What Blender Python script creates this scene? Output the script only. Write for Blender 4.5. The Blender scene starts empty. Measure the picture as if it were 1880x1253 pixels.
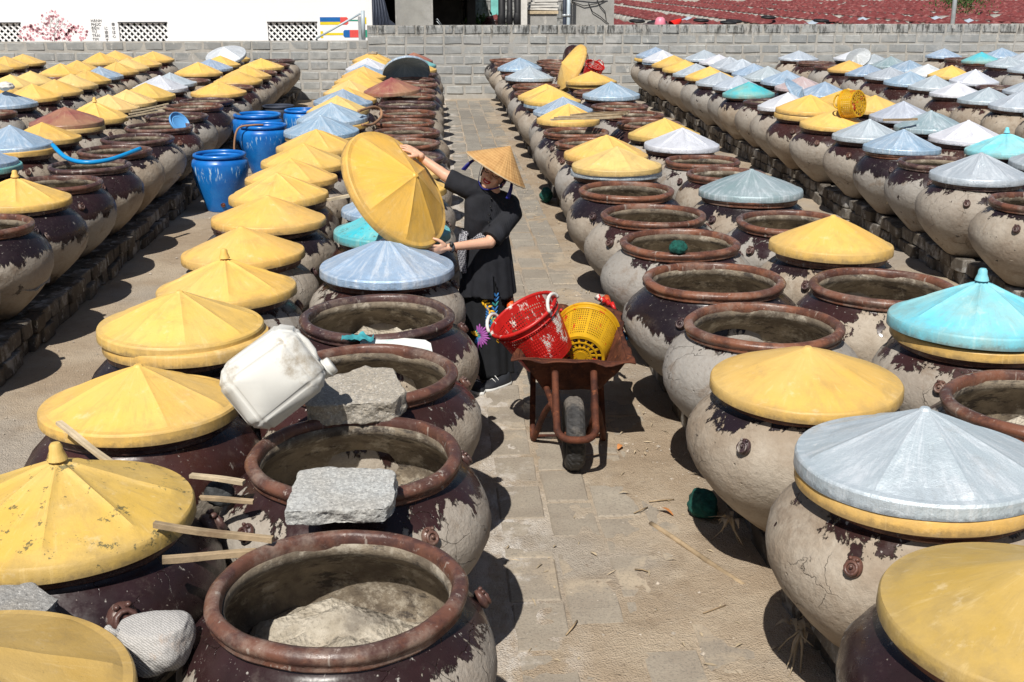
import bpy, bmesh, math, random
from mathutils import Vector, Matrix, Euler, Quaternion, noise
random.seed(7)
D = bpy.data
S = bpy.context.scene
COL = S.collection
PI = math.pi
R_ = math.radians

# ------------------------------------------------------------------ camera, sky, sun, exposure
cam_d = D.cameras.new("camera")
cam = D.objects.new("camera", cam_d)
COL.objects.link(cam)
cam.location = (0, 0, 2.5)
cam.rotation_euler = (R_(90 - 17.272), 0, R_(-3.862))
cam_d.lens = 41.17
cam_d.sensor_width = 36
cam_d.clip_end = 900
S.camera = cam

SUN = Vector((-0.25, -0.72, 1.0)).normalized()          # towards the sun
world = D.worlds.new("World")
S.world = world
world.use_nodes = True
wn = world.node_tree.nodes
sky = wn.new("ShaderNodeTexSky")
sky.sky_type = 'NISHITA'
sky.sun_disc = False
sky.sun_elevation = math.asin(SUN.z)
sky.sun_rotation = math.atan2(SUN.x, SUN.y)
bg = wn["Background"]
bg.inputs[1].default_value = 0.05
world.node_tree.links.new(sky.outputs[0], bg.inputs[0])
sun_d = D.lights.new("sun", 'SUN')
sun_d.energy = 4.6
sun_d.angle = R_(0.5)
sun_d.color = (1.0, 0.955, 0.88)
sun = D.objects.new("sun", sun_d)
COL.objects.link(sun)
sun.rotation_euler = SUN.to_track_quat('Z', 'Y').to_euler()
S.view_settings.view_transform = 'Standard'
S.view_settings.look = 'None'
S.view_settings.exposure = 0.2
S.view_settings.gamma = 1
S.view_settings.use_curve_mapping = False

# ------------------------------------------------------------------ node helpers
class NT:
    def __init__(self, name):
        self.m = D.materials.new(name)
        self.m.use_nodes = True
        self.t = self.m.node_tree
        self.b = self.t.nodes["Principled BSDF"]
    def n(self, typ, **kw):
        nd = self.t.nodes.new(typ)
        for k, v in kw.items():
            setattr(nd, k, v)
        return nd
    def l(self, a, b):
        self.t.links.new(a, b)
    def setin(self, sock, v):
        if isinstance(v, bpy.types.NodeSocket):
            self.l(v, sock)
        elif v is not None:
            if sock.type == 'RGBA' and isinstance(v, (tuple, list)) and len(v) == 3:
                v = (*v, 1)
            sock.default_value = v
    def coord(self, kind='Object'):
        return self.n("ShaderNodeTexCoord").outputs[kind]
    def mapping(self, vec, scale=(1, 1, 1), loc=(0, 0, 0), rot=(0, 0, 0)):
        m = self.n("ShaderNodeMapping")
        self.l(vec, m.inputs[0])
        m.inputs['Scale'].default_value = scale
        m.inputs['Location'].default_value = loc
        m.inputs['Rotation'].default_value = rot
        return m.outputs[0]
    def seeded(self, vec):
        oi = self.n("ShaderNodeObjectInfo")
        v = self.n("ShaderNodeVectorMath", operation='MULTIPLY')
        c = self.n("ShaderNodeCombineXYZ")
        for i in range(3):
            self.l(oi.outputs['Random'], c.inputs[i])
        self.l(c.outputs[0], v.inputs[0])
        v.inputs[1].default_value = (37.3, 61.7, 91.1)
        a = self.n("ShaderNodeVectorMath", operation='ADD')
        self.l(vec, a.inputs[0]); self.l(v.outputs[0], a.inputs[1])
        return a.outputs[0]
    def noise(self, vec, scale, detail=4, rough=0.55, dist=0.0):
        x = self.n("ShaderNodeTexNoise")
        self.l(vec, x.inputs['Vector'])
        x.inputs['Scale'].default_value = scale
        x.inputs['Detail'].default_value = detail
        x.inputs['Roughness'].default_value = rough
        x.inputs['Distortion'].default_value = dist
        return x.outputs[0]
    def voronoi(self, vec, scale, feature='F1', out='Distance', rand=1.0):
        x = self.n("ShaderNodeTexVoronoi", feature=feature)
        self.l(vec, x.inputs['Vector'])
        x.inputs['Scale'].default_value = scale
        x.inputs['Randomness'].default_value = rand
        return x.outputs[out]
    def ramp(self, v, a, b, lo=0.0, hi=1.0, smooth=True):
        x = self.n("ShaderNodeMapRange")
        if smooth:
            x.interpolation_type = 'SMOOTHSTEP'
        self.setin(x.inputs[0], v)
        self.setin(x.inputs[1], a); self.setin(x.inputs[2], b)
        x.inputs[3].default_value = lo; x.inputs[4].default_value = hi
        return x.outputs[0]
    def math(self, op, a, b=None, c=None, clamp=False):
        x = self.n("ShaderNodeMath", operation=op)
        x.use_clamp = clamp
        self.setin(x.inputs[0], a)
        if b is not None: self.setin(x.inputs[1], b)
        if c is not None: self.setin(x.inputs[2], c)
        return x.outputs[0]
    def mix(self, f, a, b, blend='MIX'):
        x = self.n("ShaderNodeMix", data_type='RGBA', blend_type=blend)
        self.setin(x.inputs[0], f); self.setin(x.inputs[6], a); self.setin(x.inputs[7], b)
        return x.outputs[2]
    def sep(self, vec):
        x = self.n("ShaderNodeSeparateXYZ"); self.l(vec, x.inputs[0]); return x.outputs
    def bump(self, h, strength=0.4, dist=0.01, normal=None):
        x = self.n("ShaderNodeBump")
        x.inputs['Strength'].default_value = strength
        x.inputs['Distance'].default_value = dist
        self.l(h, x.inputs['Height'])
        if normal is not None: self.l(normal, x.inputs['Normal'])
        return x.outputs[0]
    def out(self, color=None, rough=None, metal=None, normal=None, spec=None, sss=None, alpha=None):
        b = self.b
        if color is not None: self.setin(b.inputs['Base Color'], color)
        if rough is not None: self.setin(b.inputs['Roughness'], rough)
        if metal is not None: self.setin(b.inputs['Metallic'], metal)
        if normal is not None: self.l(normal, b.inputs['Normal'])
        if spec is not None: self.setin(b.inputs['Specular IOR Level'], spec)
        if sss is not None: self.setin(b.inputs['Subsurface Weight'], sss)
        return self.m

M = {}
def simple(name, col, rough=0.6, metal=0.0, var=0.25, scale=6, bump=0.2, bdist=0.004, seeded=True, spec=0.4, dirt=None, dscale=3):
    t = NT(name)
    v = t.coord()
    if seeded: v = t.seeded(v)
    n1 = t.noise(v, scale, 6, 0.6)
    dark = tuple(c * (1 - var) for c in col); lite = tuple(min(1, c * (1 + var)) for c in col)
    c = t.mix(t.ramp(n1, 0.3, 0.7), dark, lite)
    if dirt is not None:
        n3 = t.noise(v, dscale, 8, 0.7)
        c = t.mix(t.ramp(n3, 0.50, 0.66), c, dirt)
    n2 = t.noise(v, scale * 7, 5, 0.6)
    M[name] = t.out(c, rough, metal, t.bump(n2, bump, bdist), spec)
    return M[name]

# jar skin: glazed shoulder, mud coating below a ragged line. object colour = (coating level, glaze hue, mud hue, chips)
def mat_jar():
    t = NT("jar_skin")
    co = t.coord(); v = t.seeded(co)
    oi = t.n("ShaderNodeObjectInfo")
    sc = t.n("ShaderNodeSeparateColor"); t.l(oi.outputs['Color'], sc.inputs[0])
    lev, hue, mudh = sc.outputs
    z = t.sep(co)[2]
    big = t.noise(t.mapping(v, (1, 1, 0.4)), 2.6, 2, 0.5)
    mid = t.noise(t.mapping(v, (1, 1, 0.42)), 9, 9, 0.68, 0.35)
    dripv = t.noise(t.mapping(v, (1, 1, 0.10)), 26, 4, 0.6)
    e = t.math('MULTIPLY_ADD', t.math('SUBTRACT', big, 0.5), 0.36, z)
    e = t.math('MULTIPLY_ADD', t.math('SUBTRACT', mid, 0.5), 0.34, e)
    e = t.math('MULTIPLY_ADD', t.math('SUBTRACT', dripv, 0.5), 0.09, e)
    d = t.math('SUBTRACT', lev, e)                       # >0 where mud
    mud = t.ramp(d, -0.004, 0.006)
    chipn = t.voronoi(t.mapping(v, (1, 1, 0.8)), 13)
    chipg = t.noise(v, 3.1, 3, 0.6)
    chip = t.math('MULTIPLY', t.ramp(chipn, 0.10, 0.14, 1, 0), t.ramp(chipg, 0.60, 0.63))
    chip2 = t.ramp(t.noise(v, 7.5, 8, 0.66), 0.655, 0.67)
    chips = t.math('MAXIMUM', chip, chip2)
    mud = t.math('MULTIPLY', mud, t.math('SUBTRACT', 1.0, chips))
    spl = t.ramp(t.noise(t.mapping(v, (1, 1, 0.5)), 17, 6, 0.7), 0.68, 0.695)
    splz = t.ramp(d, -0.12, -0.03)
    mud = t.math('MAXIMUM', mud, t.math('MULTIPLY', spl, splz))
    # mud colours
    mn = t.noise(v, 3.2, 7, 0.62)
    mf = t.noise(v, 45, 5, 0.7)
    mc = t.mix(t.ramp(mn, 0.32, 0.68), (0.30, 0.235, 0.172), (0.43, 0.375, 0.305))
    mc = t.mix(t.math('MULTIPLY', mudh, 0.85), mc, (0.33, 0.315, 0.295))
    mc = t.mix(t.ramp(t.noise(v, 5.5, 6, 0.7, 0.5), 0.53, 0.70, 0, 0.65), mc, (0.20, 0.145, 0.10))
    mc = t.mix(t.ramp(mf, 0.35, 0.75, 0, 0.30), mc, (0.21, 0.165, 0.125))
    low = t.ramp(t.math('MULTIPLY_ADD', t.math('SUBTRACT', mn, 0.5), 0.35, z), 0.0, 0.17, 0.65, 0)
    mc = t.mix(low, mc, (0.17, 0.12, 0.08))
    # glaze
    gn = t.noise(v, 4.5, 5, 0.6)
    g1 = t.mix(hue, (0.020, 0.012, 0.016), (0.052, 0.019, 0.016))
    g2 = t.mix(hue, (0.015, 0.010, 0.012), (0.036, 0.015, 0.012))
    gc = t.mix(t.ramp(gn, 0.35, 0.66), g1, g2)
    dust = t.ramp(t.noise(v, 16, 8, 0.75), 0.54, 0.84, 0.0, 0.24)
    gc = t.mix(dust, gc, (0.34, 0.29, 0.25))
    gc = t.mix(t.ramp(t.noise(v, 95, 2, 0.5), 0.70, 0.76, 0, 0.55), gc, (0.38, 0.33, 0.29))
    wh = t.math('MULTIPLY', t.ramp(t.noise(t.mapping(v, (1, 1, 0.06)), 34, 3, 0.6), 0.66, 0.72), t.ramp(z, 0.42, 0.60))
    gc = t.mix(t.math('MULTIPLY', wh, 0.75), gc, (0.50, 0.47, 0.43))
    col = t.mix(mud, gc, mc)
    lum = t.noise(v, 10, 7, 0.66)
    vd = t.n("ShaderNodeVectorMath", operation='ADD'); nz = t.n("ShaderNodeTexNoise"); t.l(v, nz.inputs['Vector']); nz.inputs['Scale'].default_value = 7; nz.inputs['Detail'].default_value = 5
    ns_ = t.n("ShaderNodeVectorMath", operation='SCALE'); t.l(nz.outputs[1], ns_.inputs[0]); ns_.inputs['Scale'].default_value = 0.16
    t.l(v, vd.inputs[0]); t.l(ns_.outputs[0], vd.inputs[1])
    crack = t.ramp(t.voronoi(vd.outputs[0], 5.5, 'DISTANCE_TO_EDGE'), 0.0, 0.011, 1, 0)
    crack = t.math('MULTIPLY', crack, t.ramp(t.noise(v, 2.2, 2), 0.54, 0.64))
    hm = t.math('MULTIPLY_ADD', lum, 0.95, t.math('MULTIPLY', mf, 0.24))
    hm = t.math('ADD', hm, t.math('MULTIPLY', t.ramp(t.voronoi(v, 22), 0.0, 0.16, -0.5, 0), t.ramp(t.noise(v, 4.0, 3), 0.5, 0.6)))
    hm = t.math('ADD', t.math('MULTIPLY', hm, mud), t.math('MULTIPLY', mud, 0.55))
    hm = t.math('SUBTRACT', hm, t.math('MULTIPLY', crack, 0.4))
    hm = t.math('MULTIPLY_ADD', t.math('MULTIPLY', gn, 0.25), t.math('SUBTRACT', 1.0, mud), hm)
    col = t.mix(t.math('MULTIPLY', t.math('MULTIPLY', crack, mud), 0.7), col, (0.09, 0.07, 0.05))
    rg = t.ramp(t.noise(v, 20, 5, 0.7), 0.3, 0.7, 0.20, 0.42)
    rough = t.math('ADD', t.math('MULTIPLY', mud, 0.88), t.math('MULTIPLY', t.math('SUBTRACT', 1.0, mud), rg))
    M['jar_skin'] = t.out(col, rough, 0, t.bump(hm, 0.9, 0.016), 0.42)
mat_jar()

def mat_rim():
    t = NT("rim_glaze")
    co = t.coord(); v = t.seeded(co)
    oi = t.n("ShaderNodeObjectInfo")
    sc = t.n("ShaderNodeSeparateColor"); t.l(oi.outputs['Color'], sc.inputs[0])
    hue = sc.outputs[1]
    a = t.mix(hue, (0.075, 0.040, 0.038), (0.215, 0.088, 0.050))
    b = t.mix(hue, (0.045, 0.028, 0.032), (0.105, 0.045, 0.030))
    c = t.mix(t.ramp(t.noise(v, 7, 7, 0.72), 0.42, 0.58), a, b)
    c = t.mix(t.ramp(t.noise(v, 4.0, 8, 0.78), 0.48, 0.68, 0, 0.62), c, (0.31, 0.235, 0.19))
    c = t.mix(t.ramp(t.noise(v, 34, 6, 0.75), 0.60, 0.72, 0, 0.8), c, (0.48, 0.41, 0.36))
    st = t.noise(t.mapping(v, (1, 1, 0.05)), 30, 3, 0.6)
    c = t.mix(t.ramp(st, 0.64, 0.70, 0, 0.6), c, (0.42, 0.37, 0.32))
    r = t.ramp(t.noise(v, 12, 5, 0.7), 0.3, 0.7, 0.22, 0.52)
    n = t.noise(v, 30, 6, 0.7)
    n = t.math('ADD', n, t.math('MULTIPLY', t.noise(v, 8, 3), 1.2))
    M['rim_glaze'] = t.out(c, r, 0, t.bump(n, 0.35, 0.008), 0.45)
mat_rim()

def mat_inside():
    t = NT("jar_inside")
    v = t.seeded(t.coord())
    c = t.mix(t.ramp(t.noise(v, 5, 7, 0.7), 0.35, 0.65), (0.10, 0.078, 0.058), (0.24, 0.195, 0.14))
    c = t.mix(t.ramp(t.noise(t.mapping(v, (1, 1, 3)), 6, 8, 0.75), 0.52, 0.62, 0, 0.85), c, (0.035, 0.028, 0.026))
    c = t.mix(t.ramp(t.noise(v, 9, 8, 0.75), 0.50, 0.66, 0, 0.75), c, (0.46, 0.41, 0.33))
    M['jar_inside'] = t.out(c, 0.75, 0, t.bump(t.noise(v, 25, 7, 0.7), 0.7, 0.012), 0.3)
mat_inside()

def mat_sediment():
    t = NT("dried_sediment")
    v = t.seeded(t.coord())
    c = t.mix(t.ramp(t.noise(v, 9, 7, 0.7), 0.35, 0.65), (0.48, 0.42, 0.33), (0.66, 0.60, 0.50))
    c = t.mix(t.ramp(t.noise(v, 3.4, 6, 0.65), 0.56, 0.66, 0, 0.7), c, (0.20, 0.17, 0.14))
    c = t.mix(t.ramp(t.noise(v, 60, 6, 0.8), 0.56, 0.66, 0, 0.6), c, (0.16, 0.12, 0.08))
    h = t.math('ADD', t.noise(v, 26, 8, 0.75), t.math('MULTIPLY', t.voronoi(v, 60), 0.5))
    M['dried_sediment'] = t.out(c, 0.92, 0, t.bump(h, 1.0, 0.02), 0.2)
mat_sediment()

# painted cement lids: object colour = paint, alpha = wear
def mat_lid():
    t = NT("lid_paint")
    co = t.coord(); v = t.seeded(co)
    oi = t.n("ShaderNodeObjectInfo")
    base = oi.outputs['Color']; wear = oi.outputs['Alpha']
    c = t.mix(t.ramp(t.noise(v, 2.4, 5, 0.6), 0.34, 0.68, 0, 0.65), base, t.mix(0.5, base, (0.66, 0.50, 0.24)))
    c = t.mix(t.ramp(t.noise(v, 5.0, 7, 0.72, 0.4), 0.48, 0.74, 0, 0.55), c, t.mix(0.70, base, (0.27, 0.20, 0.11)))
    c = t.mix(t.ramp(t.noise(v, 11, 6, 0.7), 0.58, 0.72, 0, 0.45), c, t.mix(0.55, base, (0.9, 0.80, 0.6)))
    xyz = t.sep(co)
    rr = t.math('SQRT', t.math('ADD', t.math('MULTIPLY', xyz[0], xyz[0]), t.math('MULTIPLY', xyz[1], xyz[1])))
    sk = t.math('MULTIPLY_ADD', t.math('SUBTRACT', t.noise(v, 14, 8, 0.75), 0.5), 0.085, xyz[2])
    c = t.mix(t.ramp(sk, 0.0, 0.026, 0.62, 0), c, (0.085, 0.065, 0.045))
    edge = t.math('MULTIPLY_ADD', t.math('SUBTRACT', t.noise(v, 9, 8, 0.75), 0.5), 0.34, rr)
    c = t.mix(t.ramp(edge, 0.32, 0.44, 0, 0.34), c, (0.27, 0.20, 0.11))
    an = t.math('ARCTAN2', xyz[1], xyz[0])
    pc_ = t.n("ShaderNodeCombineXYZ"); t.l(t.math('MULTIPLY', t.math('COSINE', an), 3.0), pc_.inputs[0]); t.l(t.math('MULTIPLY', t.math('SINE', an), 3.0), pc_.inputs[1]); t.l(t.math('MULTIPLY', rr, 2.0), pc_.inputs[2])
    streak = t.noise(t.seeded(pc_.outputs[0]), 3.4, 7, 0.7)
    c = t.mix(t.ramp(streak, 0.52, 0.70, 0, 0.42), c, t.mix(0.6, base, (0.34, 0.25, 0.13)))
    c = t.mix(t.ramp(streak, 0.46, 0.32, 0, 0.30), c, t.mix(0.5, base, (0.92, 0.78, 0.50)))
    thr = t.math('SUBTRACT', 0.80, t.math('MULTIPLY', wear, 0.22))
    sp = t.noise(v, 17, 9, 0.78)
    ch = t.ramp(t.math('SUBTRACT', sp, thr), 0.0, 0.015)
    c = t.mix(t.math('MULTIPLY', ch, 0.85), c, (0.10, 0.10, 0.055))
    tiny = t.ramp(t.noise(v, 90, 3, 0.6), 0.70, 0.74, 0, 0.4)
    c = t.mix(tiny, c, (0.16, 0.11, 0.06))
    h = t.math('ADD', t.noise(v, 60, 6, 0.7), t.math('MULTIPLY', t.noise(v, 7, 4), 1.6))
    h = t.math('SUBTRACT', h, t.math('MULTIPLY', ch, 0.6))
    r = t.ramp(t.noise(v, 6, 5), 0.3, 0.7, 0.38, 0.62)
    M['lid_paint'] = t.out(c, r, 0, t.bump(h, 0.28, 0.006), 0.4)
mat_lid()

def mat_lid_metal():
    t = NT("lid_metal_paint")
    co = t.coord(); v = t.seeded(co)
    oi = t.n("ShaderNodeObjectInfo")
    base = oi.outputs['Color']
    c = t.mix(t.ramp(t.noise(v, 3.0, 6, 0.65), 0.35, 0.65, 0, 0.6), base, t.mix(0.5, base, (0.62, 0.66, 0.72)))
    xyz_ = t.sep(co); an = t.math('ARCTAN2', xyz_[1], xyz_[0])
    pc_ = t.n("ShaderNodeCombineXYZ"); t.l(t.math('MULTIPLY', t.math('COSINE', an), 3.0), pc_.inputs[0]); t.l(t.math('MULTIPLY', t.math('SINE', an), 3.0), pc_.inputs[1]); t.l(t.math('MULTIPLY', t.math('ADD', t.math('MULTIPLY', xyz_[0], xyz_[0]), t.math('MULTIPLY', xyz_[1], xyz_[1])), 4.0), pc_.inputs[2])
    streak = t.noise(t.seeded(pc_.outputs[0]), 3.2, 6, 0.7)
    c = t.mix(t.ramp(streak, 0.46, 0.66, 0, 0.6), c, t.mix(0.75, base, (0.86, 0.90, 0.95)))
    c = t.mix(t.ramp(streak, 0.44, 0.30, 0, 0.4), c, t.mix(0.55, base, (0.30, 0.30, 0.31)))
    c = t.mix(t.ramp(t.noise(v, 6.0, 8, 0.75, 0.6), 0.54, 0.72, 0, 0.5), c, t.mix(0.55, base, (0.46, 0.42, 0.39)))
    c = t.mix(t.ramp(t.noise(v, 20, 7, 0.75), 0.60, 0.70, 0, 0.7), c, (0.80, 0.82, 0.84))
    z = t.sep(co)[2]
    sk = t.math('MULTIPLY_ADD', t.math('SUBTRACT', t.noise(v, 16, 8, 0.75), 0.5), 0.09, z)
    c = t.mix(t.ramp(sk, 0.0, 0.02, 0.6, 0), c, (0.13, 0.15, 0.17))
    weave = t.n("ShaderNodeTexChecker"); t.l(t.mapping(co, (1, 1, 0.3)), weave.inputs[0]); weave.inputs['Scale'].default_value = 180
    h = t.math('ADD', t.noise(v, 60, 6, 0.7), t.math('MULTIPLY', t.noise(v, 9, 4), 2.0))
    h = t.math('ADD', h, t.math('MULTIPLY', weave.outputs['Fac'], 0.22))
    r = t.ramp(t.noise(v, 7, 6, 0.7), 0.3, 0.7, 0.30, 0.52)
    M['lid_metal_paint'] = t.out(c, r, 0.28, t.bump(h, 0.55, 0.008), 0.5)
mat_lid_metal()

def mat_ground():
    t = NT("sandy_ground")
    v = t.n("ShaderNodeNewGeometry").outputs['Position']
    c = t.mix(t.ramp(t.noise(v, 1.1, 8, 0.65), 0.35, 0.65), (0.37, 0.285, 0.20), (0.48, 0.395, 0.295))
    c = t.mix(t.ramp(t.noise(v, 2.7, 8, 0.7), 0.50, 0.70, 0, 0.6), c, (0.27, 0.20, 0.135))
    c = t.mix(t.ramp(t.noise(v, 0.6, 6, 0.6), 0.46, 0.62, 0, 0.55), c, (0.37, 0.345, 0.31))
    xyz = t.sep(v)
    band = t.math('MULTIPLY', t.ramp(xyz[0], 0.02, 0.30), t.ramp(xyz[0], 0.34, 0.62, 1, 0))
    salt = t.math('MULTIPLY', band, t.ramp(t.noise(t.mapping(v, (1, 0.5, 1)), 3.4, 9, 0.72), 0.42, 0.60))
    c = t.mix(t.math('MULTIPLY', salt, 0.85), c, (0.66, 0.62, 0.57))
    c = t.mix(t.ramp(t.noise(v, 38, 5, 0.7), 0.56, 0.72, 0, 0.6), c, (0.19, 0.14, 0.10))
    c = t.mix(t.ramp(t.noise(v, 70, 4, 0.7), 0.62, 0.70, 0, 0.7), c, (0.56, 0.51, 0.44))
    gr = t.voronoi(v, 130)
    h = t.math('ADD', t.math('MULTIPLY', t.noise(v, 9, 8, 0.75), 2.4), t.math('MULTIPLY', gr, 0.7))
    M['sandy_ground'] = t.out(c, 0.95, 0, t.bump(h, 0.75, 0.015), 0.2)
mat_ground()

def mat_paver():
    t = NT("paver_concrete")
    v = t.coord()
    geo = t.n("ShaderNodeNewGeometry")
    w = geo.outputs['Position']; wx = t.sep(w)
    oi = t.n("ShaderNodeObjectInfo")
    g = t.mix(oi.outputs['Random'], (0.23, 0.212, 0.185), (0.33, 0.31, 0.27))
    c = t.mix(t.ramp(t.noise(w, 7, 7, 0.7), 0.35, 0.7, 0, 0.6), g, (0.17, 0.165, 0.155))
    c = t.mix(t.ramp(t.noise(w, 75, 4, 0.7), 0.50, 0.66, 0, 0.55), c, (0.11, 0.11, 0.11))
    c = t.mix(t.ramp(t.noise(w, 95, 4, 0.7), 0.60, 0.70, 0, 0.6), c, (0.50, 0.47, 0.42))
    near = t.ramp(wx[1], 3.0, 15.0, 0.045, -0.06, )
    e = t.math('ADD', t.noise(w, 1.25, 9, 0.68), near)
    rightb = t.ramp(wx[0], 0.72, 1.25, 0, 0.16)
    e = t.math('ADD', e, rightb)
    sand = t.math('MAXIMUM', t.ramp(e, 0.50, 0.70), t.ramp(wx[1], 5.0, 17.0, 0.50, 0.10))
    c = t.mix(t.math('MULTIPLY', sand, 0.93), c, t.mix(t.ramp(t.noise(w, 5, 6), 0.3, 0.7), (0.38, 0.30, 0.215), (0.47, 0.39, 0.29)))
    c = t.mix(t.math('MULTIPLY', t.ramp(t.noise(w, 3.4, 9, 0.72), 0.50, 0.66), t.ramp(wx[0], 0.35, 0.55, 0.7, 0)), c, (0.62, 0.58, 0.53))
    c = t.mix(t.ramp(t.noise(w, 85, 3, 0.7), 0.52, 0.64, 0, 0.45), c, (0.13, 0.12, 0.11))
    h = t.math('ADD', t.math('MULTIPLY', t.noise(w, 12, 6, 0.7), 1.2), t.noise(w, 90, 4, 0.7))
    M['paver_concrete'] = t.out(c, 0.92, 0, t.bump(h, 0.5, 0.008), 0.2)
mat_paver()

def mat_block(name, lo, hi, mold=True, sc=1.0):
    t = NT(name)
    geo = t.n("ShaderNodeNewGeometry"); w = geo.outputs['Position']; wx = t.sep(w)
    oi = t.n("ShaderNodeObjectInfo")
    c = t.mix(oi.outputs['Random'], lo, hi)
    c = t.mix(t.ramp(t.noise(w, 5 * sc, 7, 0.7), 0.35, 0.68, 0, 0.5), c, tuple(x * 0.68 for x in lo))
    c = t.mix(t.ramp(t.noise(w, 2.2 * sc, 8, 0.7), 0.50, 0.66, 0, 0.6), c, (0.54, 0.53, 0.51))
    c = t.mix(t.ramp(t.noise(t.mapping(w, (1, 1, 0.4)), 7 * sc, 9, 0.75), 0.58, 0.64, 0, 0.65), c, (0.60, 0.58, 0.54))
    c = t.mix(t.ramp(t.noise(w, 1.1 * sc, 5, 0.7), 0.50, 0.64, 0, 0.4), c, (0.24, 0.24, 0.235))
    c = t.mix(t.ramp(t.noise(w, 9 * sc, 8, 0.7), 0.60, 0.70, 0, 0.45), c, (0.40, 0.34, 0.27))
    if mold:
        streak = t.noise(t.mapping(w, (6, 6, 1.2)), 2.4, 8, 0.75)
        top = t.ramp(wx[2], 1.22, 1.42)
        right = t.ramp(wx[0], -1.6, -1.2)
        md = t.math('MULTIPLY', t.math('MULTIPLY', t.ramp(streak, 0.47, 0.60), top), right)
        c = t.mix(t.math('MULTIPLY', md, 0.85), c, (0.035, 0.035, 0.032))
    h = t.math('ADD', t.noise(w, 30, 6, 0.75), t.math('MULTIPLY', t.noise(w, 90, 3), 0.5))
    M[name] = t.out(c, 0.9, 0, t.bump(h, 0.6, 0.010), 0.2)
mat_block('block_concrete', (0.30, 0.31, 0.31), (0.42, 0.425, 0.41))
mat_block('mortar', (0.42, 0.40, 0.365), (0.47, 0.45, 0.41))
mat_block('ledge_stone', (0.085, 0.07, 0.055), (0.19, 0.168, 0.14), mold=False, sc=2)
mat_block('plain_concrete', (0.36, 0.355, 0.33), (0.40, 0.39, 0.37), mold=False, sc=0.6)

def mat_granite():
    t = NT("granite")
    v = t.seeded(t.coord())
    oi = t.n("ShaderNodeObjectInfo")
    c = t.mix(t.ramp(t.noise(v, 4, 6, 0.65), 0.35, 0.65), oi.outputs['Color'], t.mix(0.35, oi.outputs['Color'], (0.36, 0.30, 0.22)))
    c = t.mix(t.ramp(t.voronoi(v, 120, out='Color'), 0.3, 0.6, 0, 0.35), c, (0.16, 0.155, 0.15))
    c = t.mix(t.ramp(t.noise(v, 110, 3, 0.6), 0.58, 0.66, 0, 0.6), c, (0.70, 0.68, 0.64))
    c = t.mix(t.ramp(t.noise(v, 90, 3, 0.6), 0.30, 0.38, 0.6, 0), c, (0.10, 0.10, 0.10))
    h = t.math('ADD', t.math('MULTIPLY', t.noise(v, 12, 8, 0.75), 2), t.noise(v, 80, 3))
    M['granite'] = t.out(c, 0.85, 0, t.bump(h, 0.7, 0.010), 0.25)
mat_granite()

def mat_rust():
    t = NT("rusty_steel")
    v = t.seeded(t.coord())
    c = t.mix(t.ramp(t.noise(v, 8, 7, 0.7), 0.35, 0.65), (0.045, 0.015, 0.010), (0.145, 0.046, 0.022))
    c = t.mix(t.ramp(t.noise(v, 18, 8, 0.75), 0.56, 0.68, 0, 0.75), c, (0.34, 0.115, 0.045))
    c = t.mix(t.ramp(t.noise(v, 6, 8, 0.75), 0.60, 0.70, 0, 0.7), c, (0.025, 0.014, 0.012))
    M['rusty_steel'] = t.out(c, 0.75, 0.15, t.bump(t.noise(v, 45, 7, 0.75), 0.8, 0.006), 0.35)
mat_rust()

def mat_blue():
    t = NT("blue_glaze")
    v = t.seeded(t.coord()); z = t.sep(t.coord())[2]
    c = t.mix(t.ramp(t.noise(v, 4, 5), 0.35, 0.65), (0.008, 0.125, 0.46), (0.012, 0.19, 0.60))
    dr = t.noise(t.mapping(v, (1, 1, 0.12)), 30, 4, 0.7)
    bandz = t.math('MULTIPLY', t.ramp(z, 0.30, 0.42), t.ramp(z, 0.46, 0.50, 1, 0))
    c = t.mix(t.math('MULTIPLY', t.ramp(dr, 0.56, 0.62), bandz), c, (0.42, 0.62, 0.80))
    c = t.mix(t.ramp(t.noise(v, 10, 7, 0.75), 0.62, 0.72, 0, 0.5), c, (0.14, 0.24, 0.36))
    M['blue_glaze'] = t.out(c, t.ramp(t.noise(v, 9, 5), 0.3, 0.7, 0.22, 0.42), 0, t.bump(t.noise(v, 30, 5), 0.2, 0.004), 0.5)
mat_blue()

def mat_basket(name, base, stain):
    t = NT(name)
    v = t.seeded(t.coord())
    c = t.mix(t.ramp(t.noise(v, 8, 6, 0.7), 0.35, 0.65), tuple(x * 0.75 for x in base), base)
    dr = t.noise(t.mapping(v, (1, 1, 0.35)), 11, 7, 0.7)
    c = t.mix(t.ramp(dr, 0.57, 0.60, 0, 0.95), c, stain)
    M[name] = t.out(c, 0.42, 0, t.bump(t.noise(v, 60, 4), 0.3, 0.003), 0.45)
mat_basket('red_plastic', (0.55, 0.016, 0.013), (0.70, 0.66, 0.60))
mat_basket('yellow_plastic', (0.66, 0.37, 0.012), (0.55, 0.030, 0.012))

simple('tyre_rubber', (0.035, 0.034, 0.034), 0.75, var=0.4, scale=9, bump=0.5, dirt=(0.16, 0.14, 0.12), dscale=5)
simple('white_plastic', (0.66, 0.655, 0.62), 0.42, var=0.06, scale=3, bump=0.12, dirt=(0.34, 0.285, 0.21), dscale=3.4)
simple('white_wall', (0.88, 0.88, 0.885), 0.8, var=0.02, scale=1.2, bump=0.1)
simple('black_iron', (0.012, 0.012, 0.014), 0.6, var=0.3)
simple('shed_shade', (0.020, 0.019, 0.018), 0.9, var=0.3)  # near-black colour carries the shade inside the concrete shed
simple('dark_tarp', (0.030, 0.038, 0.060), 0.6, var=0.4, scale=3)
simple('turquoise_paint', (0.22, 0.60, 0.56), 0.6, var=0.15)
simple('slab_white', (0.66, 0.64, 0.60), 0.7, var=0.12)
simple('galvanised', (0.42, 0.45, 0.47), 0.45, metal=0.3, var=0.12)
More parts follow.
